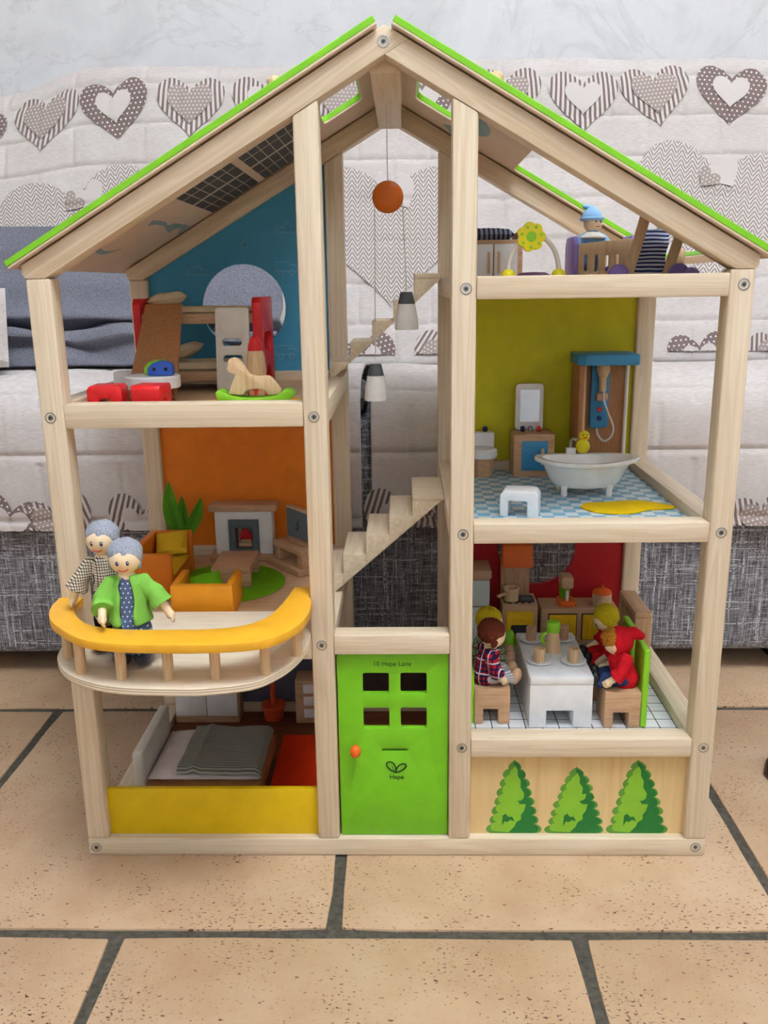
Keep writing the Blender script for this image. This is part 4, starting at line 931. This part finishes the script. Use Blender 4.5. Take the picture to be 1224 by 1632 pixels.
for x in (.12, .55): part('eye', B().ball((x, -.84+.06*abs(x), 4.4), .08), 'navy_paint', bab)
part('mouth', B().tube([(.12, -.85, 4.02), (.3, -.83, 3.96), (.48, -.78, 4.02)], .035, 6), 'mouth_red', bab)
st = thing('toy_stroller', 'wooden toy pushchair with striped seat and purple wheels', 'pushchair', (23.2, 9.0, za))
BARS = (((-3.0, 0.25), (-1.45, 6.0), .85), ((.35, .25), (1.65, 4.5), .8), ((2.1, .25), (2.5, 3.3), .7))
for k, ((xa, z0), (xb, z1), w) in enumerate(BARS):
    y = -1.7 if k < 2 else .3
    part('frame_bar', B().hexa([(xa, y, z0), (xa+w, y, z0), (xa+w, y+.4, z0), (xa, y+.4, z0), (xb, y+.5, z1), (xb+w, y+.5, z1-.3), (xb+w, y+.9, z1-.3), (xb, y+.9, z1)], .05), 'beech_pale', st)
for x, y in ((-3.3, -2.0), (1.9, -2.0), (-3.0, 1.8), (1.9, 1.8)): part('wheel', B().cyl((x, y, .95), .93, .4, 24, .12, 'y'), 'purple_paint', st, 'purple wheel')
part('axle', B().cyl((-3.2, -1.8, .95), .12, 5.2, 10, axis='x'), 'beech_x', st); part('axle', B().cyl((-3.0, 2.0, .95), .12, 5.0, 10, axis='x'), 'beech_x', st)
def sling(u, v):
    xl = -2.1+1.35*v; xr = .62+1.15*v; z = .9+3.9*v+.16*math.sin(v*15+.6*math.sin(u*5)); y = -1.5+2.4*v+.22*math.sin(v*15+1.2)-.25*math.sin(math.pi*u)
    return (xl+(xr-xl)*u, y, z)
b_ = B().grid(sling, 12, 40); bmesh.ops.solidify(b_.bm, geom=b_.bm.faces[:], thickness=.12)
part('seat_sling', b_, 'lounger_stripe', st, 'blue and white striped fabric seat')
part('hood', B().prism(arc(0, 3.3, 1.5, 0, 180, 12), 'y', 1.4, 1.9, .1), 'purple_paint', st, 'purple rounded back')
solo('toy_ball', B().ball((0, 0, .78), .78), 'lilac_paint', 'round lilac ball at the right end of the attic', 'ball', (26.15, 7.2, za))

# ------------------------------------------------------------------ bathroom (middle right)
zh = 31.32
tb = thing('bathtub', 'glossy white toy bathtub on four feet in the bathroom', 'bathtub', (19.35, 15.6, zh))
def tubring(a, b_, z, n=40): return [(a*math.cos(2*math.pi*i/n)*(1+.06*math.cos(2*math.pi*i/n)), b_*math.sin(2*math.pi*i/n), z+.25*math.cos(2*math.pi*i/n)**2*(z/3.6)) for i in range(n)]
b_ = B(); rings = []
for a, q, z in ((1.6, .9, .75), (3.1, 1.75, .8), (3.6, 2.05, 1.3), (4.25, 2.4, 2.6), (4.6, 2.62, 3.15), (5.25, 3.1, 3.2), (5.32, 3.15, 3.42), (5.2, 3.05, 3.55), (4.55, 2.55, 3.5), (4.2, 2.3, 3.0), (3.5, 1.95, 1.5), (2.9, 1.6, 1.15), (1.4, .8, 1.1)):
    rings.append([b_.bm.verts.new(p) for p in tubring(a, q, z)])
for A_, Bq in zip(rings, rings[1:]):
    for i in range(40): b_.bm.faces.new((A_[i], A_[(i+1) % 40], Bq[(i+1) % 40], Bq[i]))
b_.bm.faces.new(list(reversed(rings[0]))); b_.bm.faces.new(rings[-1])
part('tub_shell', b_, 'white_gloss', tb)
for x in (-2.1, 2.4):
    for y in (-1.35, 1.35): part('foot', B().lathe([(0, 0), (.28, 0), (.36, .25), (.3, .6), (.42, 1.15), (0, 1.15)], (x, y, 0), 16), 'white_gloss', tb)
part('tap_block', B().box(-1.3, -.3, 2.5, 3.3, 3.3, 4.15, .1), 'white_gloss', tb); part('tap', B().tube([(-.8, 2.9, 4.1), (-.8, 2.9, 4.9), (-.6, 2.7, 5.1), (-.35, 2.35, 5.05)], .17, 10), 'screw_steel', tb, 'metal tap')
dk = thing('bath_duck', 'yellow rubber duck sitting on the rim of the bathtub', 'toy', (19.75, 18.3, zh+3.55))
part('duck_body', B().ball((0, 0, .75), .72, (1, .9, 1.05)), 'lemon_paint', dk); part('duck_head', B().ball((.12, 0, 1.85), .55), 'lemon_paint', dk); part('beak', B().ball((.12, -.55, 1.75), .18, (1.3, 1, .5)), 'hood_orange', dk)
for x in (-.08, .32): part('eye', B().ball((x, -.46, 2.03), .07), 'black_paint', dk)
bs = thing('bath_stool', 'white toy stool at the front of the bathroom', 'stool', (11.95, 7.2, zh), -14)
part('stool_body', B().prism([(-1.75, 0), (-1.0, 0), (-1.0, 1.5), (.75, 1.5), (.75, 0), (1.75, 0), (1.75, 2.0), (1.4, 2.45), (-1.4, 2.45), (-1.75, 2.0)], 'y', -1.25, 1.25, .12, 3), 'white_paint', bs)
mt = smooth2([(-4.5, -.4), (-4.0, -2.0), (-2.4, -3.1), (-.2, -3.1), (1.6, -1.9), (3.8, -1.5), (4.3, -.8), (3.6, .2), (1.9, 1.6), (.4, 1.7), (-1.6, 1.2), (-3.6, .9), (-4.5, -.4)], 5)[:-1]
solo('bath_mat', B().prism(mt, 'z', 0, .14, .04), 'felt_yellow', 'yellow felt bath mat in front of the bathtub', 'bath mat', (22.5, 10.0, zh))
wsd = thing('washstand', 'wooden washstand with blue door and white framed mirror', 'washstand', (15.5, 24.9, zh))
part('cabinet', B().box(-2.25, 2.2, -1.55, 2.1, 0, 4.75, .1), 'beech_x', wsd)
d_ = part('door', B().box(-1.35, 1.45, -1.72, -1.5, .75, 4.0, .05), 'blue_paint', wsd, 'blue cupboard door'); part('handle', B().box(.75, 1.05, -1.95, -1.72, 1.4, 3.2, .05), 'beech_pale', d_)
part('mirror_frame', B().prism(rrect(-1.8, 1.3, 4.76, 9.95, .4), 'y', 1.3, 1.75, .06), 'white_paint', wsd, 'white mirror frame'); part('mirror_glass', B().box(-1.3, .85, 1.24, 1.3, 5.7, 9.3), 'mirror', wsd, 'mirror glass')
for x, m in ((-1.1, 'navy_paint'), (-.25, 'screw_steel'), (.7, 'red_paint')): part('tap', B().cyl((x, .3, 4.75), .24, .65, 14, .1), m, wsd)
to = thing('toilet', 'white and wood toy toilet with blue button beside the washstand', 'toilet', (9.9, 24.4, zh))
part('pedestal', B().lathe([(0, 0), (1.15, 0), (1.3, 1.2), (1.45, 2.1), (0, 2.1)], seg=28), 'beech_x', to); part('toilet_seat', B().lathe([(0, 2.11), (1.6, 2.11), (1.7, 2.4), (1.65, 2.9), (1.4, 3.1), (0, 3.1)], seg=28), 'white_paint', to, 'white seat')
part('cistern', B().box(-1.5, 1.5, 1.4, 2.6, 0, 4.6, .2), 'white_paint', to); part('button', B().cyl((.45, 2.0, 4.6), .3, .6, 14, .12), 'navy_paint', to, 'dark blue button')
sh = thing('shower', 'wooden toy shower cabin with blue roof and hand shower', 'shower', (23.2, 24.6, zh))
part('back_panel', B().box(-2.6, 2.9, 2.3, 2.75, 0, 12.2), 'brown_board', sh); part('side_panel', B().box(-3.2, -2.7, -1.9, 2.75, 0, 12.2, .06), 'brown_board', sh)
part('corner_post', B().cyl((-2.25, 1.5, 0), .5, 12.2, 18), 'beech_pale', sh); part('corner_post', B().cyl((2.75, 1.75, 0), .22, 12.2, 12), 'cream_paint', sh)
part('roof', B().prism([(-3.4, 2.9), (-3.4, -1.6), (-2.7, -2.4), (2.9, -2.4), (3.1, -2.0), (3.1, 2.7)], 'z', 12.2, 13.35, .15), 'blue_paint', sh, 'blue shower roof')
pn = part('control_panel', B().prism(rrect(-1.15, .85, 4.9, 12.1, .3), 'y', 1.75, 2.3, .06), 'blue_paint', sh, 'blue control panel')
for z, m in ((7.0, 'red_paint'), (6.0, 'navy_paint')): part('knob', B().cyl((-.15, 1.55, z), .27, .22, 14, axis='y'), m, pn)
hs = part('hand_shower', B().lathe([(0, 0), (.4, 0), (.42, 1.4), (.75, 2.3), (.72, 2.9), (0, 2.9)], (-.05, 1.1, 9.1), 18), 'beech_pale', sh); part('holder', B().box(-.65, .6, 1.0, 1.75, 8.0, 8.9, .2), 'beech_x', sh)
part('hose', B().tube(spline([(.1, 1.1, 9.1), (.15, 1.0, 8.0), (.7, 1.0, 6.6), (1.35, 1.1, 5.0), (1.1, 1.2, 3.9), (.4, 1.3, 3.5), (-.2, 1.6, 4.1), (-.35, 1.9, 4.8)], 6), .13, 8), 'cord_white', sh)

# ------------------------------------------------------------------ kitchen (lower right)
zk = 11.12
tk = thing('dining_table', 'long white toy dining table in the kitchen', 'table', (15.85, 9.5, zk))
part('table_body', B().prism([(-2.95, 0), (-1.35, 0), (-1.35, 1.75), (1.2, 1.75), (1.2, 0), (2.95, 0), (2.95, 4.45), (-2.95, 4.45)], 'y', -5.5, 5.4, .06), 'white_paint', tk)
part('table_top', B().prism(rrect(-3.0, 3.0, -5.58, 5.48, .2), 'z', 4.46, 5.2, .1), 'white_paint', tk)
ZT = zk+5.2
for i, (x, y, lab) in enumerate(((14.25, 7.5, 'near left'), (17.55, 7.4, 'near right'), (14.2, 12.9, 'far left'), (17.55, 13.1, 'far right'))):
    p_ = solo('saucer', B().lathe([(0, 0), (.85, 0), (1.2, .16), (1.23, .26), (1.12, .28), (.8, .1), (0, .1)], seg=32), 'white_paint', 'white saucer under the wooden cup at the %s of the kitchen table' % lab, 'saucer', (x, y, ZT), 0, 'saucers on the kitchen table')
    solo('cup', B().lathe([(0, 0), (.52, 0), (.56, 1.3), (.5, 1.36), (.38, 1.36), (.36, .9), (0, .9)], seg=24), 'beech_pale' if i < 2 else 'beech_z', 'small wooden cup at the %s of the kitchen table' % lab, 'cup', (x, y, ZT+.11), 0, 'cups on the kitchen table')
ju = thing('jug', 'wooden jug with bright green lid on the kitchen table', 'jug', (15.95, 10.2, ZT))
part('jug_body', B().lathe([(0, 0), (.85, 0), (.82, .5), (.6, 2.0), (.6, 2.1), (0, 2.1)], seg=28), 'beech_pale', ju); part('lid', B().lathe([(0, 2.11), (.66, 2.11), (.68, 3.0), (.58, 3.15), (0, 3.15)], seg=28), 'lime_paint', ju, 'bright green lid')
part('handle', B().prism(arc(-.55, 1.35, .75, 95, 265, 12)+arc(-.55, 1.35, .4, 265, 95, 10), 'y', -.16, .16, .04), 'lime_paint', ju, 'green handle')
def chair(label, loc_, sg, hb=7.9):
    t_ = thing('dining_chair', label, 'chair', loc_, 0, 'green backed chairs around the kitchen table')
    part('seat', B().prism([(-1.7, 0), (-.85, 0), (-.85, 1.55), (.6, 1.55), (.6, 0), (1.7, 0), (1.7, 3.65), (-1.7, 3.65)], 'y', -1.75, 1.75, .1), 'beech_x', t_)
    xb = 1.72*sg
    part('backrest', B().box(min(xb, xb+.62*sg), max(xb, xb+.62*sg), -1.75, 1.75, 0, hb, .18, 3), 'lime_paint', t_, 'bright green backrest')
chair('green backed toy chair under the brown haired doll', (9.45, 6.5, zk), -1, 5.2); chair('green backed toy chair under the doll in the floral dress', (9.45, 11.8, zk), -1, 5.2)
chair('green backed toy chair under the red hooded doll', (21.65, 5.7, zk), 1); chair('green backed toy chair under the blonde child doll', (21.75, 11.2, zk), 1)
gt = thing('toy_bottle', 'small green bottle on a wooden peg at the far left of the white table', 'toy', (12.25, 14.8, zk))
part('peg', B().cyl((0, 0, 0), .42, 3.2, 14), 'beech_z', gt); part('bottle', B().lathe([(0, 3.2), (.55, 3.25), (.62, 4.2), (.5, 5.0), (.28, 5.5), (0, 5.6)], seg=20), 'lime_paint', gt, 'green bottle')
sv = thing('toy_stove', 'wooden toy stove with yellow oven door and orange hood', 'stove', (14.4, 25.2, zk))
part('stove_body', B().box(-2.0, 2.1, -1.7, 2.1, 0, 5.2, .12), 'beech_x', sv); part('hob', B().prism(rrect(-1.7, 1.8, -1.2, 1.2, .2), 'z', 5.2, 5.24), 'dark_grey', sv, 'black hob')
for x in (-.8, .9): part('burner', B().lathe([(.55, 0), (.7, 0), (.7, .04), (.55, .04)], (x, 0, 5.24), 24), 'grey_paint', sv)
for k in range(4): part('dial', B().cyl((-1.1+.75*k, -1.35, 5.2), .2, .06, 12), 'black_paint', sv)
od = part('oven_door', B().box(-1.5, 1.6, -1.9, -1.68, .7, 4.3, .06), 'counter_yellow', sv, 'yellow oven door'); part('oven_window', B().prism(rrect(-1.0, 1.15, 1.3, 2.7, .2), 'y', -1.96, -1.89), 'dark_grey', od); part('handle', B().box(-.8, .9, -2.05, -1.88, 3.2, 3.5, .05), 'counter_yellow', od)
part('back_panel', B().box(-1.9, 1.5, 1.6, 2.05, 5.2, 10.8, .05), 'beech_z', sv); part('hood', B().hexa([(-1.9, -.3, 9.1), (1.65, -.3, 9.1), (1.6, 2.05, 9.0), (-1.85, 2.05, 9.0), (-1.85, .4, 11.6), (1.6, .4, 11.6), (1.55, 2.05, 11.7), (-1.8, 2.05, 11.7)], .1), 'hood_orange', sv, 'orange hood')
po = thing('toy_pot', 'wooden saucepan with handle on the toy stove', 'pot', (13.55, 24.9, zk+5.24))
part('pot_body', B().lathe([(0, 0), (.85, 0), (.88, 1.2), (.95, 1.3), (.95, 1.5), (.78, 1.5), (.75, .7), (0, .7)], seg=28), 'beech_pale', po); part('handle', B().tube([(-.7, -.4, .9), (-1.7, -.9, .7)], .2, 10), 'beech_pale', po)
sk = thing('kitchen_counter', 'wooden toy kitchen counter with two yellow doors', 'cabinet', (21.3, 25.2, zk))
part('counter_body', B().box(-4.4, 4.4, -1.7, 2.1, 0, 4.6, .12), 'beech_x', sk)
for x0, hx in ((-3.5, 2.3), (.35, .6)):
    part('door_gap', B().box(x0-.12, x0+3.22, -1.74, -1.68, .75, 4.02), 'interior_dark', sk); d_ = part('door', B().box(x0, x0+3.1, -1.92, -1.74, .85, 3.9, .05), 'counter_yellow', sk, 'yellow door'); part('handle', B().box(x0+hx, x0+hx+.35, -2.08, -1.92, 1.3, 3.3, .05), 'counter_yellow', d_)
part('groove', B().box(-.4, -.25, -.9, .9, 4.6, 4.63), 'interior_dark', sk); part('groove', B().box(3.2, 3.35, -.9, .9, 4.6, 4.63), 'interior_dark', sk)
mx = thing('toy_mixer', 'toy food mixer with wooden head, green neck and orange foot on the counter', 'mixer', (19.9, 25.0, zk+4.62), 0)
part('foot', B().prism(rrect(-.95, .95, -1.2, 1.0, .3), 'z', 0, .7, .12), 'hood_orange', mx, 'orange foot'); part('neck', B().lathe([(0, .71), (.5, .71), (.62, 1.2), (.7, 2.4), (0, 2.5)], (-.1, .3, 0), 20), 'felt_green', mx, 'green neck'); part('whisk', B().cyl((0, -.7, .7), .2, 1.3, 12), 'cream_paint', mx)
hd = part('mixer_head', B().prism([(-1.3, -.95), (1.0, -.95), (1.15, -.3), (1.0, .45), (-1.3, .45)], 'x', -.7, .7, .25, 3), 'beech_y', mx); hd.location = (-.05*S, 0, 3.2*S)
tp = thing('toy_pot', 'wooden pot with orange lid at the right of the counter', 'pot', (24.0, 24.6, zk+4.62))
part('pot_body', B().lathe([(0, 0), (1.0, 0), (1.1, .4), (1.1, 1.5), (0, 1.5)], seg=28), 'beech_pale', tp); part('lid', B().lathe([(0, 1.51), (1.12, 1.51), (1.0, 1.8), (.5, 2.05), (.15, 2.1), (.15, 2.4), (0, 2.42)], seg=28), 'hood_orange', tp, 'orange lid')
tc_ = thing('tall_cabinet', 'open wooden toy cabinet standing at the right side of the kitchen', 'cabinet', (26.2, 18.0, zk))
part('top_board', B().box(-1.0, .78, -3.5, 3.6, 6.9, 7.5, .1), 'beech_y', tc_)
for y in (-3.5, 3.0): part('side_board', B().box(-1.0, .78, y, y+.6, 0, 6.9, .06), 'beech_z', tc_)
part('back_board', B().box(.35, .77, -2.9, 3.0, 0, 6.9), 'beech_z', tc_); part('shelf', B().box(-.9, .35, -2.9, 3.0, 3.2, 3.7), 'beech_y', tc_); part('bottom_board', B().box(-1.0, .35, -2.9, 3.0, 0, .5), 'beech_y', tc_)
fr = thing('toy_fridge', 'white toy fridge with wooden top behind the post', 'fridge', (9.4, 24.8, zk))
part('fridge_body', B().box(-1.9, 1.5, -1.5, 2.4, 0, 8.4, .1), 'beech_z', fr); part('fridge_top', B().box(-2.0, 1.65, -1.8, 2.45, 8.41, 9.4, .12), 'beech_x', fr)
for z0, z1 in ((.4, 5.0), (5.15, 8.2)): part('fridge_door', B().box(-1.85, 1.45, -1.75, -1.51, z0, z1, .06), 'glass_white', fr, 'pale fridge door')

# ------------------------------------------------------------------ dolls
def hand(b, p, d, side, r=.36):
    p = Vector(p); d = Vector(d).normalized(); s_ = Vector((side, 0, 0)); s_ = (s_-d*s_.dot(d)).normalized(); u = d.cross(s_).normalized()
    b.ball(p+d*.1, r*1.05, (1, 1, 1), 12, 8)
    for k in range(4):
        o = p+d*.28+u*((k-1.5)*r*.5); L_ = (.46, .54, .5, .4)[k]
        b.limb([(o, r*.34), (o+d*L_*.55, r*.32), (o+d*L_*.85-s_*.16, r*.28)], 8)
    b.limb([(p-u*r*.2-s_*.1, r*.4), (p-u*r*1.15+d*.2-s_*.12, r*.34), (p-u*r*1.0+d*.5-s_*.15, r*.28)], 8)
def doll(label, loc_, rz, J, top, bottom, shoe, hairm, tilt=0.0, skin='skin', dress=False, jacket=None, hood=False, group=None, headr=1.28, eyes=True, sleeve=.62, hem=None, turn=0.0, fringe=True, mouthc='mouth_red', shoe_k=1.0):
    D = thing('doll', label, 'doll', loc_, rz, group)
    hc = Vector(J['head']); nk = Vector(J['neck']); hip = Vector(J['hip'])
    b = B(); b.limb([(hip, .95), (hip.lerp(nk, .55), .9), (nk-Vector((0, 0, .35)), .75), (nk, .42), (hc, .42)]); b.ball(hc, headr, (1, .97, .97), 28, 18)
    for s_ in (-1, 1):
        sh_, el, wr = [Vector(p) for p in J['arm'][(s_+1)//2]]
        b.limb([(sh_, .42), (el, .38), (wr, .33)]); hand(b, wr, wr-el, s_)
        a, k, f = [Vector(p) for p in J['leg'][(s_+1)//2]]
        b.limb([(a, .55), (k, .45), (f, .36)])
    link('body', fuse(b, .075, 1), skin, D)
    # clothes
    b = B(); shl = nk-Vector((0, 0, .25))
    low = hip+Vector((0, 0, -.1)) if hem is None else hip.lerp(shl, hem)
    b.limb([(low, 1.25), (hip.lerp(shl, .6), 1.12), (shl-Vector((0, 0, .45)), .92), (shl, .55)])
    for s_ in (-1, 1):
        sh_, el, wr = [Vector(p) for p in J['arm'][(s_+1)//2]]
        b.limb([(shl-Vector((0, 0, .4)), .6), (sh_, .62), (el, sleeve), (el.lerp(wr, .45), sleeve+.14)], cap=False)
    if not jacket: link('dress' if dress else 'shirt', fuse(b, .085, 3, .16, 1.3), top, D)
    else:
        b.bm.free()
        bb_ = B(); bb_.limb([(low, 1.2), (hip.lerp(shl, .6), 1.05), (shl-Vector((0, 0, .45)), .85), (shl, .5)])
        link('dress', fuse(bb_, .085, 2, .1, 1.3), top, D)
        b = B(); n = 22; gap = 24
        def ringp(rad, z, rx=1.15):
            return [(rad*rx*math.cos(math.radians(-90+gap+(360-2*gap)*i/n)), rad*math.sin(math.radians(-90+gap+(360-2*gap)*i/n)), z) for i in range(n+1)]
        zs = [(shl.z+.1, .75), (shl.z-.5, 1.12), (hip.z+2.2, 1.32), (hip.z+.6, 1.42), (hip.z+.1, 1.46)]
        O = [[b.bm.verts.new(p) for p in ringp(r_, z)] for z, r_ in zs]; I = [[b.bm.verts.new(p) for p in ringp(r_-.28, z)] for z, r_ in zs]
        for a in range(len(zs)-1):
            for i in range(n):
                b.bm.faces.new((O[a][i+1], O[a][i], O[a+1][i], O[a+1][i+1])); b.bm.faces.new((I[a][i], I[a][i+1], I[a+1][i+1], I[a+1][i]))
            for i, fl2 in ((0, 0), (n, 1)):
                q = (O[a][i], I[a][i], I[a+1][i], O[a+1][i]); b.bm.faces.new(q if not fl2 else q[::-1])
        for a, fl2 in ((0, 0), (len(zs)-1, 1)):
            for i in range(n):
                q = (O[a][i], O[a][i+1], I[a][i+1], I[a][i]); b.bm.faces.new(q if not fl2 else q[::-1])
        for s_ in (-1, 1):
            sh_, el, wr = [Vector(p) for p in J['arm'][(s_+1)//2]]
            b.limb([(Vector((s_*.75, .15, shl.z-.5)), .55), (sh_, .66), (el, .78), (el.lerp(wr, .42), .98)], cap=False)
        link('jacket', fuse(b, .085, 2, .2, 1.1), jacket, D)
    if dress:
        if J.get('skirt'):
            b = B().lathe([(0, J['skirt'][0]), (J['skirt'][1], J['skirt'][0]), (J['skirt'][1]*.9, J['skirt'][0]+.6), (1.2, hip.z+.4), (.9, hip.z+1.2), (0, hip.z+1.2)], seg=32, sc=(1.05, .9))
            link('skirt', fuse(b, .09, 2, .25, 1.0), bottom, D)
    else:
        b = B(); b.limb([(hip+Vector((0, 0, .25)), 1.05), (hip, 1.0)])
        for a, k, f in J['leg']: b.limb([(hip, .8), (Vector(a), .75), (Vector(k), .66), (Vector(k).lerp(Vector(f), .75), .6)])
        link('trousers', fuse(b, .085, 3, .12, 1.5), bottom, D)
    for a, k, f in J['leg']:
        f = Vector(f); k = Vector(k); up = (k-f).normalized()
        toe = Vector(J.get('toe', (0, -1, 0)))
        b = B(); q = f+toe*.35; q.z = max(q.z, .62*shoe_k*.93+.02) if J.get('toe') is None else q.z; rot = toe.to_track_quat('Y', 'Z').to_matrix().to_4x4(); b.ball(q, .62*shoe_k, (1.0, 1.4, .92), 20, 12, rot); part('shoe', b, shoe, D)
    # head pieces: hair cap, eyes, mouth (rotated together about the head centre)
    M = TR(*hc) @ RZ(turn) @ RX(tilt)
    if not hood:
        b = B(); b.ball((0, .2*headr, .22*headr), headr*1.04, (1.05, 1.0, .98), 36, 22)
        for v in b.bm.verts:
            a_ = math.atan2(v.co.x, v.co.y); v.co += v.co.normalized()*(.035*math.sin(a_*34+v.co.z*4)+.05*noise.noise(v.co*2.2))
        if fringe:
            for s_ in (-1, 1): b.ball((s_*headr*.86, -.05, -.28*headr), headr*.3, (.5, .9, 1.6), 12, 8)
        bmesh.ops.transform(b.bm, matrix=M, verts=b.bm.verts); part('hair', b, hairm, D)
    else:
        b = B(); b.ball((0, .26*headr, .1*headr), headr*1.1, (1.02, 1.0, 1.05), 28, 16); b.limb([((0, .7, .5), .9), ((0, 1.7, .55), .62), ((0, 2.4, .2), .4)])
        me = fuse(b, .085, 2, .12, 1.2); me.transform(Matrix.Translation(hc*S) @ RZ(turn) @ RX(tilt)); link('hood', me, 'cloth_red', D, 'red pointed hood')
        b = B(); b.ball((0, -.08*headr, .32*headr), headr*.98, (1.0, 1, .95), 24, 14); rdm = random.Random(5)
        for k in range(46):
            a_ = math.radians(rdm.uniform(200, 340)); z_ = rdm.uniform(.0, .8); rr2 = math.sqrt(max(0.05, 1-z_*z_)); b.ball((math.cos(a_)*headr*1.0*rr2, -.1+math.sin(a_)*headr*rr2*(.6 if z_ < .35 else .98), z_*headr+.2), .16, (1, 1, 1), 8, 6)
        bmesh.ops.transform(b.bm, matrix=M, verts=b.bm.verts); part('hair', b, hairm, D)
    for s_ in (-1, 1):
        a_ = math.radians(-90+s_*19); z_ = .02*headr; rr2 = headr*.965
        b = B().ball((rr2*math.cos(a_), rr2*math.sin(a_), z_), .17, (.72, .5, 1.15), 14, 10); b2 = B().ball((rr2*math.cos(a_)+.04, rr2*math.sin(a_)-.075, z_+.07), .05, (1, .6, 1), 8, 6)
        for q in (b, b2): bmesh.ops.transform(q.bm, matrix=M, verts=q.bm.verts)
        e = part('eye', b, 'navy_paint', D); part('eye_glint', b2, 'white_paint', e)
    b = B().tube([(headr*1.0*math.cos(math.radians(-90+a_))*.93, headr*math.sin(math.radians(-90+a_))*.93, -.40*headr-.13*math.cos(math.radians(a_*4.2))) for a_ in range(-20, 21, 5)], .04, 6)
    bmesh.ops.transform(b.bm, matrix=M, verts=b.bm.verts); part('mouth', b, mouthc, D)
    return D
STAND = dict(head=(0, -.05, 9.0), neck=(0, 0, 7.75), hip=(0, .1, 3.6), leg=[((-.6, .1, 3.2), (-.7, 0, 1.9), (-.85, 0, .62)), ((.6, .1, 3.2), (.7, 0, 1.9), (.85, 0, .62))], arm=None)
J1 = dict(STAND); J1['arm'] = [((-1.25, 0, 7.0), (-2.0, -.5, 5.4), (-1.8, -1.75, 4.6)), ((1.25, 0, 7.0), (2.35, -.2, 5.75), (3.25, -.5, 4.35))]; J1['skirt'] = (1.35, 1.95)
doll('grandmother doll with grey hair, green jacket and dotted blue dress on the balcony', (-21.05, -5.75, 22.37), 6, J1, 'dot_dress', 'dot_dress', 'shoe_slate', 'hair_grey', 6, dress=True, jacket='coat_green', turn=0, shoe_k=1.3)
J2 = dict(STAND); J2['head'] = (0, -.05, 9.8); J2['neck'] = (0, 0, 8.5); J2['arm'] = [((-1.25, 0, 7.6), (-2.3, -.2, 6.1), (-2.8, -.4, 4.75)), ((1.25, 0, 7.6), (1.75, -.1, 5.4), (1.9, -.3, 4.2))]
doll('grandfather doll with grey hair, checked shirt and black trousers behind the railing', (-23.7, -3.1, 22.37), -4, J2, 'check_shirt', 'cloth_black', 'black_paint', 'hair_grey', 4, sleeve=.8, shoe_k=1.2)
def seated(arms, lean=0.0, dz=0.0): return dict(head=(0, -.25-lean, 4.85+dz), neck=(0, -.1-lean*.8, 3.7+dz*.8), hip=(0, .1, .95), leg=[((-.6, -.2, .85), (-.75, -1.7, .85), (-.8, -2.55, .45)), ((.6, -.2, .85), (.75, -1.7, .85), (.8, -2.55, .45))], arm=arms, toe=(0, -.35, .94))
A1 = [((-1.1, -.1, 3.1), (-1.5, -.5, 1.7), (-1.35, -1.3, .75)), ((1.1, -.1, 3.1), (1.5, -.5, 1.7), (1.35, -1.3, .75))]
ZS = zk+3.66
doll('man doll with brown hair, red plaid shirt and striped trousers seated at the kitchen table', (9.0, 6.4, ZS), 90+8, seated(A1, .3), 'plaid_shirt', 'trouser_stripe', 'beech_y', 'hair_brown', 18)
J4 = seated(A1, .1); J4['skirt'] = None
doll('woman doll with yellow hair and floral dress seated behind the brown haired doll', (9.0, 11.0, ZS), 90-4, seated(A1, .5, -.5), 'floral_dress', 'floral_dress', 'beech_y', 'hair_yellow', 14)
A2 = [((-1.1, -.1, 3.1), (-1.45, -.7, 1.9), (-1.3, -1.7, 1.2)), ((1.1, -.1, 3.1), (1.6, -.5, 1.8), (1.5, -1.5, .9))]
doll('child doll in red hood and red jacket seated at the near right chair', (22.05, 5.6, ZS), -90-8, seated(A2, .7, -.5), 'cloth_red', 'cloth_denim', 'black_paint', 'hair_ginger', 14, hood=True, headr=1.2)
doll('child doll with yellow hair and red top seated behind the red hooded doll', (22.1, 10.9, ZS), -90+4, seated(A2, .6, -.2), 'cloth_red', 'cloth_red', 'black_paint', 'hair_yellow', 26, headr=1.22)
